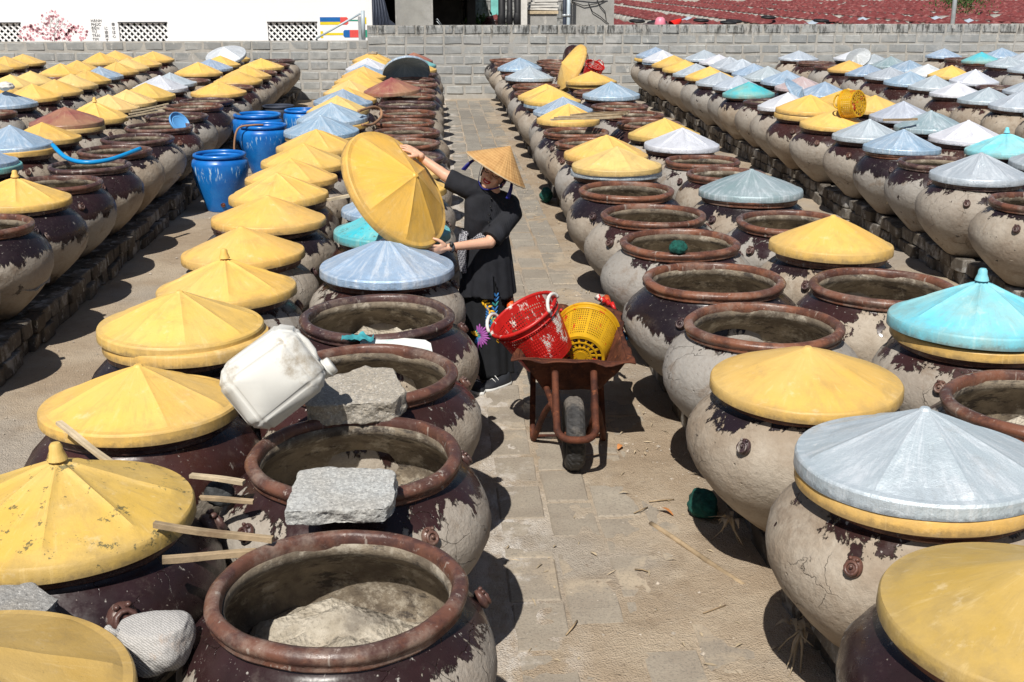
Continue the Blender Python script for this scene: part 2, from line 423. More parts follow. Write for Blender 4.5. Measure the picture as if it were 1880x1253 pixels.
simple('pvc_grey', (0.45, 0.52, 0.57), 0.4, var=0.1)
simple('dry_wood', (0.33, 0.245, 0.15), 0.85, var=0.35, scale=9, bump=0.6, dirt=(0.22, 0.15, 0.09), dscale=6)
simple('pale_wood', (0.52, 0.42, 0.28), 0.8, var=0.2, scale=12, bump=0.6)
simple('dead_leaf', (0.36, 0.24, 0.13), 0.85, var=0.35)
simple('orange_leaf', (0.55, 0.22, 0.07), 0.7, var=0.2)
simple('straw_debris', (0.40, 0.32, 0.215), 0.9, var=0.35)
simple('black_net', (0.045, 0.048, 0.050), 0.8, var=0.5, scale=30, bump=0.8)
simple('green_net', (0.010, 0.10, 0.078), 0.8, var=0.45, scale=40, bump=1.0, bdist=0.01)
simple('pebble', (0.40, 0.35, 0.29), 0.9, var=0.35)
simple('blue_hose', (0.010, 0.27, 0.62), 0.35, var=0.05)
simple('light_blue_plastic', (0.12, 0.36, 0.72), 0.4, var=0.08)
simple('brown_hose', (0.33, 0.18, 0.10), 0.6, var=0.2)
simple('turquoise_cloth', (0.05, 0.30, 0.34), 0.85, var=0.35, scale=10)
simple('board_white', (0.76, 0.77, 0.74), 0.6, var=0.06, dirt=(0.22, 0.55, 0.50), dscale=5)
simple('skin', (0.66, 0.385, 0.265), 0.5, var=0.07, scale=10, bump=0.12, bdist=0.002)
M['skin'].node_tree.nodes["Principled BSDF"].inputs['Subsurface Weight'].default_value = 0.08
M['skin'].node_tree.nodes["Principled BSDF"].inputs['Subsurface Radius'].default_value = (0.02, 0.008, 0.005)
simple('black_cloth', (0.013, 0.014, 0.019), 0.85, var=0.25, scale=14, bump=0.35)
simple('trouser_cloth', (0.008, 0.009, 0.012), 0.8, var=0.25, scale=14, bump=0.35)
simple('hair_black', (0.012, 0.010, 0.010), 0.45, var=0.3)
simple('lip_red', (0.45, 0.03, 0.035), 0.4, var=0.05)
simple('teeth_white', (0.75, 0.72, 0.66), 0.4, var=0.02)
simple('frame_black', (0.01, 0.01, 0.01), 0.3, var=0.1)
simple('navy_ribbon', (0.008, 0.010, 0.16), 0.45, var=0.15)
simple('shoe_black', (0.022, 0.024, 0.030), 0.6, var=0.2)
simple('sole_white', (0.68, 0.68, 0.66), 0.6, var=0.05)
simple('watch_band', (0.05, 0.055, 0.065), 0.4, var=0.1)
simple('orange_plastic', (0.75, 0.10, 0.015), 0.4, var=0.1)
simple('blue_rag', (0.03, 0.16, 0.36), 0.7, var=0.4, scale=30)
simple('pink_plastic', (0.80, 0.25, 0.33), 0.4, var=0.08)
simple('bright_red', (0.70, 0.02, 0.012), 0.4, var=0.08)
simple('maroon_paint', (0.165, 0.036, 0.034), 0.6, var=0.3, scale=3, dirt=(0.30, 0.12, 0.11), dscale=4)
simple('mural_pink', (0.85, 0.36, 0.42), 0.8, var=0.4, scale=3)
simple('mural_and_shade_black', (0.05, 0.05, 0.055), 0.8, var=0.1)
simple('mural_grey', (0.30, 0.30, 0.30), 0.8, var=0.2)
simple('mural_blue', (0.01, 0.13, 0.42), 0.8, var=0.05)
simple('mural_yellow', (0.80, 0.62, 0.02), 0.8, var=0.05)
simple('mural_red', (0.75, 0.09, 0.08), 0.8, var=0.05)
simple('mural_green', (0.03, 0.30, 0.20), 0.8, var=0.05)
simple('leaf_green', (0.06, 0.12, 0.03), 0.7, var=0.5)
simple('cable_black', (0.02, 0.02, 0.022), 0.6, var=0.2)
for nm, c in (('emb_yellow', (0.80, 0.45, 0.02)), ('emb_blue', (0.03, 0.16, 0.42)), ('emb_purple', (0.34, 0.09, 0.36)), ('emb_teal', (0.03, 0.25, 0.24))):
    simple(nm, c, 0.6, var=0.25, scale=60)

def mat_hat():
    t = NT("palm_leaf")
    co = t.coord(); v = co
    w = t.n("ShaderNodeTexWave", wave_type='BANDS', bands_direction='Z'); t.l(co, w.inputs[0]); w.inputs['Scale'].default_value = 24; w.inputs['Distortion'].default_value = 0.6
    xyz = t.sep(co)
    ang = t.math('ARCTAN2', xyz[1], xyz[0])
    rad = t.math('SINE', t.math('MULTIPLY', ang, 46))
    c = t.mix(t.ramp(t.noise(v, 14, 5), 0.35, 0.65), (0.44, 0.235, 0.085), (0.56, 0.325, 0.125))
    c = t.mix(t.ramp(rad, 0.2, 1.0, 0, 0.35), c, (0.40, 0.215, 0.07))
    c = t.mix(t.ramp(w.outputs[0], 0.75, 0.95, 0, 0.35), c, (0.70, 0.47, 0.22))
    h = t.math('ADD', rad, w.outputs[0])
    M['palm_leaf'] = t.out(c, 0.6, 0, t.bump(h, 0.25, 0.002), 0.35)
mat_hat()

def mat_check():
    t = NT("gingham")
    co = t.coord()
    ch = t.n("ShaderNodeTexChecker"); t.l(t.mapping(co, (1, 0.5, 1), rot=(0, 0.5, 0)), ch.inputs[0])
    ch.inputs['Scale'].default_value = 130
    ch.inputs['Color1'].default_value = (0.42, 0.42, 0.45, 1); ch.inputs['Color2'].default_value = (0.03, 0.032, 0.05, 1)
    M['gingham'] = t.out(ch.outputs[0], 0.85)
mat_check()

def mat_netstone():
    t = NT("netted_stone")
    co = t.coord(); v = co
    w = t.n("ShaderNodeTexWave", wave_type='BANDS', bands_direction='DIAGONAL'); t.l(co, w.inputs[0]); w.inputs['Scale'].default_value = 62; w.inputs['Distortion'].default_value = 5; w.inputs['Detail'].default_value = 4; w.inputs['Detail Scale'].default_value = 2.5
    c = t.mix(t.ramp(w.outputs[0], 0.25, 0.75), (0.36, 0.35, 0.335), (0.52, 0.50, 0.48))
    c = t.mix(t.ramp(t.noise(v, 9, 6, 0.7), 0.55, 0.7, 0, 0.6), c, (0.50, 0.36, 0.26))
    M['netted_stone'] = t.out(c, 0.75, 0, t.bump(w.outputs[0], 0.4, 0.004), 0.3)
mat_netstone()

# ------------------------------------------------------------------ mesh helpers
class MB:
    def __init__(self):
        self.v = []; self.f = []; self.m = []
    def add(self, vs, fs, mi=0):
        o = len(self.v)
        self.v += [tuple(x) for x in vs]
        self.f += [tuple(i + o for i in f) for f in fs]
        self.m += [mi] * len(fs)
    def box(self, c, s, rot=None, mi=0):
        hx, hy, hz = s[0] / 2, s[1] / 2, s[2] / 2
        vs = [Vector((x, y, z)) for z in (-hz, hz) for x, y in ((-hx, -hy), (hx, -hy), (hx, hy), (-hx, hy))]
        if rot is not None: vs = [rot @ p for p in vs]
        c = Vector(c)
        self.add([p + c for p in vs], [(3, 2, 1, 0), (4, 5, 6, 7), (0, 1, 5, 4), (1, 2, 6, 5), (2, 3, 7, 6), (3, 0, 4, 7)], mi)
    def prism(self, pts, axis_vec, mi=0):
        n = len(pts); a = Vector(axis_vec)
        vs = [Vector(p) for p in pts] + [Vector(p) + a for p in pts]
        fs = [tuple(range(n))[::-1], tuple(range(n, 2 * n))] + [(i, (i + 1) % n, n + (i + 1) % n, n + i) for i in range(n)]
        self.add(vs, fs, mi)
    def lathe(self, prof, seg=48, mi=0, mis=None, wob=None, cap0=False, cap1=False):
        vs = []
        for k, (r, z) in enumerate(prof):
            for i in range(seg):
                a = 2 * PI * i / seg
                rr, zz = (r, z) if wob is None else wob(r, z, a, k)
                vs.append((rr * math.cos(a), rr * math.sin(a), zz))
        o = len(self.v); self.v += vs
        for k in range(len(prof) - 1):
            for i in range(seg):
                j = (i + 1) % seg
                self.f.append((o + k * seg + i, o + k * seg + j, o + (k + 1) * seg + j, o + (k + 1) * seg + i))
                self.m.append(mis[k] if mis else mi)
        if cap0: self.f.append(tuple(o + i for i in range(seg))[::-1]); self.m.append(mi)
        if cap1:
            b = o + (len(prof) - 1) * seg
            self.f.append(tuple(b + i for i in range(seg))); self.m.append(mi)
    def tube(self, path, rad, seg=8, mi=0, cap=True, closed=False, flat=1.0, up=None):
        P = [Vector(p) for p in path]; n = len(P)
        if not hasattr(rad, '__len__'): rad = [rad] * n
        rings = []
        prev = None
        for i in range(n):
            if closed: d = P[(i + 1) % n] - P[i - 1]
            else: d = P[min(i + 1, n - 1)] - P[max(i - 1, 0)]
            d = d.normalized() if d.length > 1e-9 else Vector((0, 0, 1))
            if prev is None:
                u = Vector(up) if up is not None else (Vector((0, 0, 1)) if abs(d.z) < 0.9 else Vector((1, 0, 0)))
                u = (u - d * u.dot(d)).normalized()
            else:
                u = (prev - d * prev.dot(d)).normalized()
            prev = u
            w = d.cross(u)
            rings.append([P[i] + (u * math.cos(2 * PI * k / seg) * flat + w * math.sin(2 * PI * k / seg)) * rad[i] for k in range(seg)])
        o = len(self.v)
        for r in rings: self.v += [tuple(p) for p in r]
        last = n if closed else n - 1
        for i in range(last):
            a = o + i * seg; b = o + ((i + 1) % n) * seg
            for k in range(seg):
                j = (k + 1) % seg
                self.f.append((a + k, a + j, b + j, b + k)); self.m.append(mi)
        if cap and not closed:
            self.f.append(tuple(o + k for k in range(seg))[::-1]); self.m.append(mi)
            b = o + (n - 1) * seg
            self.f.append(tuple(b + k for k in range(seg))); self.m.append(mi)
    def ball(self, c, r, seg=12, rings=8, mi=0, mat=None):
        c = Vector(c)
        rx, ry, rz = (r, r, r) if not hasattr(r, '__len__') else r
        vs = []
        for i in range(1, rings):
            ph = PI * i / rings
            for k in range(seg):
                a = 2 * PI * k / seg
                p = Vector((rx * math.sin(ph) * math.cos(a), ry * math.sin(ph) * math.sin(a), rz * math.cos(ph)))
                vs.append(p)
        vs += [Vector((0, 0, rz)), Vector((0, 0, -rz))]
        if mat is not None: vs = [mat @ p for p in vs]
        T = (rings - 1) * seg; fs = []
        for i in range(rings - 2):
            for k in range(seg):
                j = (k + 1) % seg
                fs.append((i * seg + k, (i + 1) * seg + k, (i + 1) * seg + j, i * seg + j))
        for k in range(seg):
            j = (k + 1) % seg
            fs.append((T, k, j)); fs.append((T + 1, (rings - 2) * seg + j, (rings - 2) * seg + k))
        self.add([p + c for p in vs], fs, mi)
    def capsule(self, a, b, ra, rb, seg=14):
        a = Vector(a); b = Vector(b)
        self.ball(a, ra, seg, 8); self.ball(b, rb, seg, 8)
        self.tube([a, b], [ra, rb], seg)
    def mesh(self, name, mats, smooth=True, fixn=True, weld=False):
        me = D.meshes.new(name)
        me.from_pydata(self.v, [], self.f)
        for m in (mats if isinstance(mats, (list, tuple)) else [mats]):
            me.materials.append(M[m] if isinstance(m, str) else m)
        me.polygons.foreach_set('material_index', self.m)
        if fixn or weld:
            bm = bmesh.new(); bm.from_mesh(me)
            if weld: bmesh.ops.remove_doubles(bm, verts=bm.verts, dist=1e-5)
            if fixn: bmesh.ops.recalc_face_normals(bm, faces=bm.faces)
            bm.to_mesh(me); bm.free()
        me.polygons.foreach_set('use_smooth', [bool(smooth)] * len(me.polygons))
        me.update()
        return me

def link(name, data, parent=None, loc=(0, 0, 0), rot=(0, 0, 0), scale=(1, 1, 1), color=None):
    o = D.objects.new(name, data)
    COL.objects.link(o)
    o.location = loc
    if isinstance(rot, Quaternion): rot = rot.to_euler()
    o.rotation_euler = rot
    o.scale = scale if hasattr(scale, '__len__') else (scale,) * 3
    if parent is not None: o.parent = parent
    if color is not None: o.color = color
    return o
def tag(o, label=None, cat=None, group=None, kind=None):
    if label: o['label'] = label
    if cat: o['category'] = cat
    if group: o['group'] = group
    if kind: o['kind'] = kind
    return o
def smoothby(me, ang=35):
    try: me.set_sharp_from_angle(angle=R_(ang))
    except Exception: pass
    return me
def jitter_box(name, mat, sx, sy, sz, jit, bev, seed, cuts=0, rough=0.0):
    rnd = random.Random(seed)
    bm = bmesh.new(); bmesh.ops.create_cube(bm, size=1)
    for v in bm.verts:
        v.co = Vector((v.co.x * sx + rnd.uniform(-jit, jit), v.co.y * sy + rnd.uniform(-jit, jit), v.co.z * sz + rnd.uniform(-jit, jit)))
    if bev: bmesh.ops.bevel(bm, geom=bm.edges[:], offset=bev, segments=1, affect='EDGES')
    if cuts:
        bmesh.ops.triangulate(bm, faces=bm.faces[:])
        for _ in range(cuts):
            bmesh.ops.subdivide_edges(bm, edges=[e for e in bm.edges if e.calc_length() > 0.02], cuts=1, use_grid_fill=True)
        for v in bm.verts:
            v.co += v.normal * rough * noise.fractal(v.co * 9 + Vector((seed, 0, 0)), 0.8, 2.0, 5)
    bmesh.ops.recalc_face_normals(bm, faces=bm.faces)
    me = D.meshes.new(name); bm.to_mesh(me); bm.free()
    me.materials.append(M[mat])
    return me
# ================================================================== SETTING
mb = MB()
gx = [-160, -60, -30, -12] + [-11 + 0.9 * i for i in range(27)] + [16, 30, 60, 160]
gy = [-20, -4, 0] + [0.8 * i for i in range(1, 35)] + [32, 45, 70, 110, 200, 400]
for y in gy:
    for x in gx: mb.v.append((x, y, 0))
for j in range(len(gy) - 1):
    for i in range(len(gx) - 1):
        a = j * len(gx) + i
        mb.f.append((a, a + 1, a + 1 + len(gx), a + len(gx))); mb.m.append(0)
g = link('ground', mb.mesh('ground', 'sandy_ground')); tag(g, kind='structure')

# aisle path of concrete pavers, sunk a little into the sand
path = link('paved_path', None, loc=(0.75, 14, 0)); tag(path, kind='structure')
pm = [jitter_box('paver%d' % i, 'paver_concrete', 0.222, 0.372, 0.05, 0.006, 0.008, 40 + i) for i in range(4)]
dr = MB(); nx, ny = 56, 520
for j in range(ny + 1):
    for i in range(nx + 1):
        x = 0.05 + 1.45 * i / nx; y = 2.2 + 23.2 * j / ny
        w = Vector((x, y, 0))
        near = max(0, min(1, (13 - y) / 9))
        right = max(0, min(1, (x - 0.80) / 0.4)) * (0.35 + .65 * near)
        z = 0.001 + 0.0055 * near + 0.006 * right + 0.011 * noise.fractal(w * 1.9, 0.8, 2.1, 6) + 0.0035 * noise.noise(w * 14)
        e = min(i, nx - i) / 5.0
        if e < 1: z = z * e + (0.010 if x < .3 or x > 1.2 else 0) * (1 - e) * 0 - 0.004 * (1 - e)
        dr.v.append((x - .75, y - 14, max(z, -0.003)))
for j in range(ny):
    for i in range(nx):
        a = j * (nx + 1) + i
        dr.f.append((a, a + 1, a + nx + 2, a + nx + 1)); dr.m.append(0)
sd = link('sand_drift', dr.mesh('sand_drift', 'sandy_ground', fixn=False), path)
rnd = random.Random(3)
npv = 0
for c in range(4):
    off = 0.19 if c % 2 else 0.0
    for r in range(56):
        y = 3.35 + 0.39 * r + off
        if y > 25.3: continue
        x = 0.36 + 0.2365 * c + rnd.uniform(-.004, .004)
        dz = -0.019 + rnd.uniform(-0.004, 0.004)
        link('paver', pm[rnd.randrange(4)], path, (x - 0.75 + 0.04, y - 14, dz), (rnd.uniform(-.012, .012), rnd.uniform(-.012, .012), rnd.uniform(-.012, .012)))

# block walls
def block_wall(label, x0, x1, ztop, n, y, zlow, cat='wall', yoff=0.0, seed=1, half_first=False):
    root = link('block_wall', None, loc=((x0 + x1) / 2, y, 0)); tag(root, label, cat)
    L = x1 - x0; rnd = random.Random(seed)
    b = MB(); b.box((0, 0.092, (ztop - 0.012) / 2 - .1), (L, 0.17, ztop - 0.012 + .2))
    link('mortar_core', b.mesh('mortar_core', 'mortar', smooth=False), root)
    ms = [jitter_box('wall_block%d_%d' % (seed, i), 'block_concrete', 1, 1, 1, 0.0, 0.0, seed * 10 + i) for i in range(1)]
    kinds = []
    for i in range(4):
        me = jitter_box('wall_block', 'block_concrete', 0.368, 0.2, 0.174, 0.009, 0.016, seed * 10 + i)
        kinds.append((me, jitter_box('half_block', 'block_concrete', 0.172, 0.2, 0.174, 0.009, 0.016, seed * 17 + i)))
    H = 0.208
    for r in range(n):
        z = ztop - H * r - H / 2
        x = x0 + (0.0 if r % 2 else -0.2) + rnd.uniform(-.02, .02)
        while x < x1 - 0.05:
            w = 0.402
            half = rnd.random() < 0.07
            if half: w = 0.204
            xa, xb = max(x, x0), min(x + w, x1)
            if xb - xa > 0.08:
                wid = xb - xa - 0.016
                me = kinds[rnd.randrange(4)][1 if half else 0]
                base_w = 0.187 if half else 0.385
                link('block', me, root, ((xa + xb) / 2 - (x0 + x1) / 2, 0.098 + rnd.uniform(-.006, .006), z), (rnd.uniform(-.006, .006), rnd.uniform(-.006, .006), rnd.uniform(-.01, .01)), (wid / base_w, 1, rnd.uniform(.97, 1.01)))
            x += w
    return root
block_wall('lower stretch of grey block wall left of the taller stretch, white mural wall behind', -9.8, -1.33, 1.225, 6, 25.6, 0, seed=2)
block_wall('taller stretch of grey block wall with black mould along its top course', -1.325, 13.8, 1.535, 7, 25.6, 0, seed=5)

# long stone ledges that carry the jars (block of columns on each)
LEDGE = 0.23
stone_ms = [jitter_box('ledge_stone', 'ledge_stone', 1, 1, 1, 0.045, 0.06, 70 + i) for i in range(6)]
def ledge(label, x0, x1, y0, y1, left=False, right=False, front=True, z=LEDGE):
    root = link('stone_ledge', None, loc=((x0 + x1) / 2, (y0 + y1) / 2, 0)); tag(root, label, 'ledge')
    b = MB(); b.box((0, 0, z / 2 - 0.012), (x1 - x0, y1 - y0, z - 0.024)); link('core', b.mesh('ledge_core', 'ledge_stone', smooth=False), root)
    rnd = random.Random(int(x0 * 100) + 900)
    for side, on in ((-1, left), (1, right)):
        if not on: continue
        for row in range(2):
            y = y0 + rnd.uniform(0, .1)
            while y < y1 - 0.1:
                ln = rnd.uniform(0.17, 0.30) * (1.0 if y < 16 else 1.5)
                hh = z / 2 * rnd.uniform(0.86, 1.0)
                xx = side * (x1 - x0) / 2 + side * rnd.uniform(-0.02, 0.035)
                link('stone', stone_ms[rnd.randrange(6)], root,
                     (xx, y + ln / 2 - (y0 + y1) / 2, row * z / 2 + hh / 2 + 0.002), (rnd.uniform(-.05, .05), rnd.uniform(-.08, .08), rnd.uniform(-.10, .10)), (0.11, ln - 0.012, hh))
                y += ln
    return root
ledge('rough two-course stone ledge in shade under the jars left of the blue barrels', -4.45, -2.86, 6.3, 25.3, right=True)
ledge('stone ledge under the far-left block of yellow-lidded jars', -6.8, -5.25, 14.4, 25.3, right=True)
ledge('stone ledge under the last block of jars at the far left edge', -8.5, -7.75, 19.5, 25.3)
ledge('low stone ledge under the two jar columns left of the woman', -1.45, -0.10, 1.6, 25.2, z=0.23)
ledge('rough stone ledge under the jars right of the wheelbarrow', 1.50, 2.72, 1.9, 25.3, left=True)
ledge('dark stone ledge with pale upright stones under the silver-lidded jar block', 4.50, 5.85, 7.4, 25.3, left=True)
ledge('stone ledge under the fifth and sixth jar columns on the right', 7.35, 8.95, 13.2, 25.3)
ledge('stone ledge under the jars at the far right edge', 10.75, 12.2, 18.0, 25.3)

# ================================================================== JARS
JP_out = [(0.02, 0.0), (0.19, 0.0), (0.205, 0.012), (0.245, 0.05), (0.310, 0.11), (0.380, 0.185), (0.438, 0.265), (0.470, 0.34), (0.480, 0.405), (0.472, 0.465), (0.442, 0.52), (0.402, 0.562), (0.366, 0.590), (0.350, 0.608), (0.345, 0.64)]
JP_in = [(0.326, 0.64), (0.326, 0.605), (0.365, 0.572), (0.422, 0.515), (0.450, 0.46), (0.457, 0.40), (0.44, 0.33), (0.40, 0.25), (0.345, 0.17), (0.27, 0.10), (0.18, 0.065), (0.02, 0.06)]
def jar_mesh(seed, seg=56):
    rnd = random.Random(seed)
    ph = [rnd.uniform(0, 6.28) for _ in range(6)]; am = [rnd.uniform(0.002, 0.007) for _ in range(6)]
    def wob(r, z, a, k):
        w = am[0] * math.sin(2 * a + ph[0]) + am[1] * math.sin(3 * a + ph[1] + z * 5) + am[2] * 0.8 * math.sin(5 * a + ph[2] - z * 7)
        t = min(1, max(0, (0.58 - z) / 0.1)) * min(1, z / 0.1)
        w += 0.012 * t * noise.noise(Vector((math.cos(a) * 2.2, math.sin(a) * 2.2, z * 4)) + Vector((seed * 5.1, 0, 0)))
        return r + w * t * (1 if k < 15 else .6), z
    b = MB()
    prof = JP_out + JP_in
    mis = [0] * 14 + [1] * (len(prof) - 15)
    b.lathe(prof, seg, mis=mis, wob=wob, cap0=True)
    b.f.append(tuple(len(b.v) - seg + i for i in range(seg))); b.m.append(1)
    return b.mesh('jar_body', ['jar_skin', 'jar_inside'], fixn=False)
def rim_mesh(seed, seg=64):
    rnd = random.Random(seed); ph = [rnd.uniform(0, 6.28) for _ in range(4)]
    prof = [(r - 0.028 + (0.0115 if r < 0.36 else 0.003 if r < .38 else 0), z - (0.004 if z > .66 else 0)) for r, z in [(0.352, 0.612), (0.378, 0.607), (0.392, 0.611), (0.396, 0.619), (0.391, 0.626), (0.397, 0.633), (0.405, 0.645), (0.407, 0.658), (0.402, 0.670), (0.391, 0.679), (0.376, 0.682), (0.361, 0.678), (0.350, 0.669), (0.345, 0.655), (0.346, 0.636), (0.352, 0.612)]]
    def wob(r, z, a, k):
        return r + 0.004 * math.sin(2 * a + ph[0]) + 0.002 * math.sin(5 * a + ph[1]) + 0.0012 * math.sin(13 * a + ph[3]), z + 0.003 * math.sin(3 * a + ph[2])
    b = MB(); b.lathe(prof, seg, wob=wob)
    return b.mesh('jar_rim', 'rim_glaze', fixn=False)
def sediment_mesh(seed, level):
    b = MB(); n = 22; seg = 40
    R = 0.438
    b.v.append((0, 0, level))
    for i in range(1, n + 1):
        for k in range(seg):
            a = 2 * PI * k / seg; r = R * i / n
            p = Vector((r * math.cos(a), r * math.sin(a), 0))
            z = level + 0.085 * noise.fractal(p * 4.2 + Vector((seed * 3.3, 0, 0)), 0.7, 2.1, 6) + 0.03 * noise.noise(p * 2 + Vector((0, seed, 0)))
            cr = noise.noise(p * 7 + Vector((seed, 5, 0)))
            if abs(cr) < 0.035: z -= 0.02
            b.v.append((p.x, p.y, z))
    for k in range(seg): b.f.append((0, 1 + k, 1 + (k + 1) % seg)); b.m.append(0)
    for i in range(n - 1):
        for k in range(seg):
            j = (k + 1) % seg; a = 1 + i * seg; c = a + seg
            b.f.append((a + k, c + k, c + j, a + j)); b.m.append(0)
    return b.mesh('sediment', 'dried_sediment', fixn=False)
def lug_mesh():
    b = MB()
    b.ball((0, 0, 0), (0.03, 0.018, 0.036), 12, 8)
    b.tube([(0.019 * math.cos(a), -0.017, -0.004 + 0.021 * math.sin(a)) for a in [2 * PI * i / 10 for i in range(10)]], 0.0065, 6, closed=True)
    b.ball((0, -0.02, 0.0), (0.007, 0.008, 0.008), 8, 6)
    b.ball((-0.011, -0.014, 0.027), (0.007, 0.008, 0.007), 8, 6); b.ball((0.011, -0.014, 0.027), (0.007, 0.008, 0.007), 8, 6)
    return b.mesh('lion_lug', 'rim_glaze')
jar_ms = [jar_mesh(i) for i in range(6)]
rim_ms = [rim_mesh(i) for i in range(4)]
sed_ms = [sediment_mesh(i, 0.27) for i in range(4)]
lug_me = lug_mesh()

def lid_mesh(kind, seed, mat):
    """kind: ribs (8 thin raised ribs), facet (planar panels with creases), smooth, knob (ribs + knob), dent"""
    rnd = random.Random(seed * 7 + len(kind))
    seg = 96; R = 0.402; hc = 0.168
    nr = {'ribs': 8, 'facet': 8, 'facet6': 6, 'smooth': 8, 'knob': 8, 'dent': 8}[kind]
    ph = 2 * PI / seg * rnd.randrange(seg)
    prof = [(0.0135, 0.242)]
    NR = 18
    for i in range(1, NR + 1):
        r = R * 0.985 * i / NR
        prof.append((r, None))
    prof += [(R * 0.994, 0.0475), (R, 0.0425), (R * 1.002, 0.02), (R * 1.004, 0.0), (R * 0.990, 0.0), (R * 0.975, 0.035), (R * 0.6, 0.112), (0.02, 0.205)]
    def wob(r, z, a, k):
        if k == 0: return r, 0.052 + hc
        if z is None or k <= NR:
            t = r / (R * 0.985)
            base = 0.052 + hc * (1 - t) ** 0.97
            sector = 2 * PI / nr
            q = ((a + ph) % sector) / sector - 0.5          # 0 mid-panel, +-.5 at ribs
            dr = abs(abs(q) - 0.5) * sector * r               # distance from rib
            if kind in ('facet', 'facet6', 'dent'):
                pl = math.cos(q * sector) / math.cos(sector / 2) - 1
                base -= hc * t * pl * (0.8 if kind == 'facet6' else 1.05) * (1 - max(0, (t - 0.80) / 0.20) ** 2)
                base += 0.0025 * math.exp(-(dr / 0.008) ** 2) * min(1, (1 - t) * 7) * min(1, t * 5)
            elif kind in ('ribs', 'knob'):
                base += (0.0085 if kind == 'knob' else 0.006) * math.exp(-(dr / 0.009) ** 2) * min(1, t * 6) * min(1, (1 - t) * 8 + .2)
                base -= 0.007 * (1 - abs(q) * 2) * math.sin(PI * t)
            else:
                base += 0.0035 * math.exp(-(dr / 0.022) ** 2) * math.sin(PI * t)
            p = Vector((r * math.cos(a), r * math.sin(a), seed * 2.7))
            base += 0.007 * noise.noise(p * 3.2) * math.sin(PI * min(t, 1)) + 0.002 * noise.noise(p * 11)
            if kind == 'dent':
                base += 0.022 * noise.noise(p * 5.5) * math.sin(PI * t)
            if t > 0.90: q_ = (t - 0.90) / 0.10; base = base * (1 - q_) + 0.0525 * q_
            return r, base
        w = 0.003 * math.sin(3 * a + seed) + 0.0015 * math.sin(11 * a + seed * 2)
        return r * (1 + w), z + (0.003 * math.sin(2 * a + seed) if z < 0.04 else 0)
    b = MB(); b.lathe(prof, seg, wob=wob, cap0=True)
    if kind == 'knob':
        b.lathe([(0.032, 0.222), (0.027, 0.238), (0.021, 0.252), (0.020, 0.268), (0.014, 0.277), (0.0, 0.279)], 20)
    me = b.mesh('lid_' + kind, mat, fixn=False)
    smoothby(me, 10 if kind.startswith('facet') else 30)
    return me
LM = {}
for k in ('ribs', 'facet', 'facet6', 'smooth', 'knob', 'dent'):
    for s in range(3):
        LM[(k, 'p', s)] = lid_mesh(k, s + 1, 'lid_paint')
        LM[(k, 'm', s)] = lid_mesh(k, s + 4, 'lid_metal_paint')

COLS = {   # colour, material family, wording
 'y': ((0.80, 0.49, 0.115), 'p', 'yellow'),
 'p': ((0.84, 0.56, 0.20), 'p', 'pale yellow'),
 'o': ((0.54, 0.35, 0.085), 'p', 'mustard yellow'),
 'b': ((0.34, 0.49, 0.66), 'm', 'pale blue'),
 's': ((0.52, 0.59, 0.66), 'm', 'silver-grey'),
 'w': ((0.84, 0.87, 0.91), 'm', 'whitish silver'),
 'g': ((0.30, 0.42, 0.45), 'm', 'grey-green'),
 't': ((0.05, 0.50, 0.60), 'p', 'turquoise'),
 'c': ((0.14, 0.62, 0.80), 'p', 'bright sky-blue'),
 'm': ((0.25, 0.055, 0.065), 'p', 'maroon'),
 'k': ((0.70, 0.52, 0.50), 'm', 'pinkish white'),
}
def ordn(n):
    return {1: 'first', 2: 'second', 3: 'third', 4: 'fourth', 5: 'fifth', 6: 'sixth', 7: 'seventh', 8: 'eighth', 9: 'ninth', 10: 'tenth', 11: 'eleventh', 12: 'twelfth'}.get(n, '%d%s' % (n, 'th' if 10 < n % 100 < 20 else {1: 'st', 2: 'nd', 3: 'rd'}.get(n % 10, 'th')))

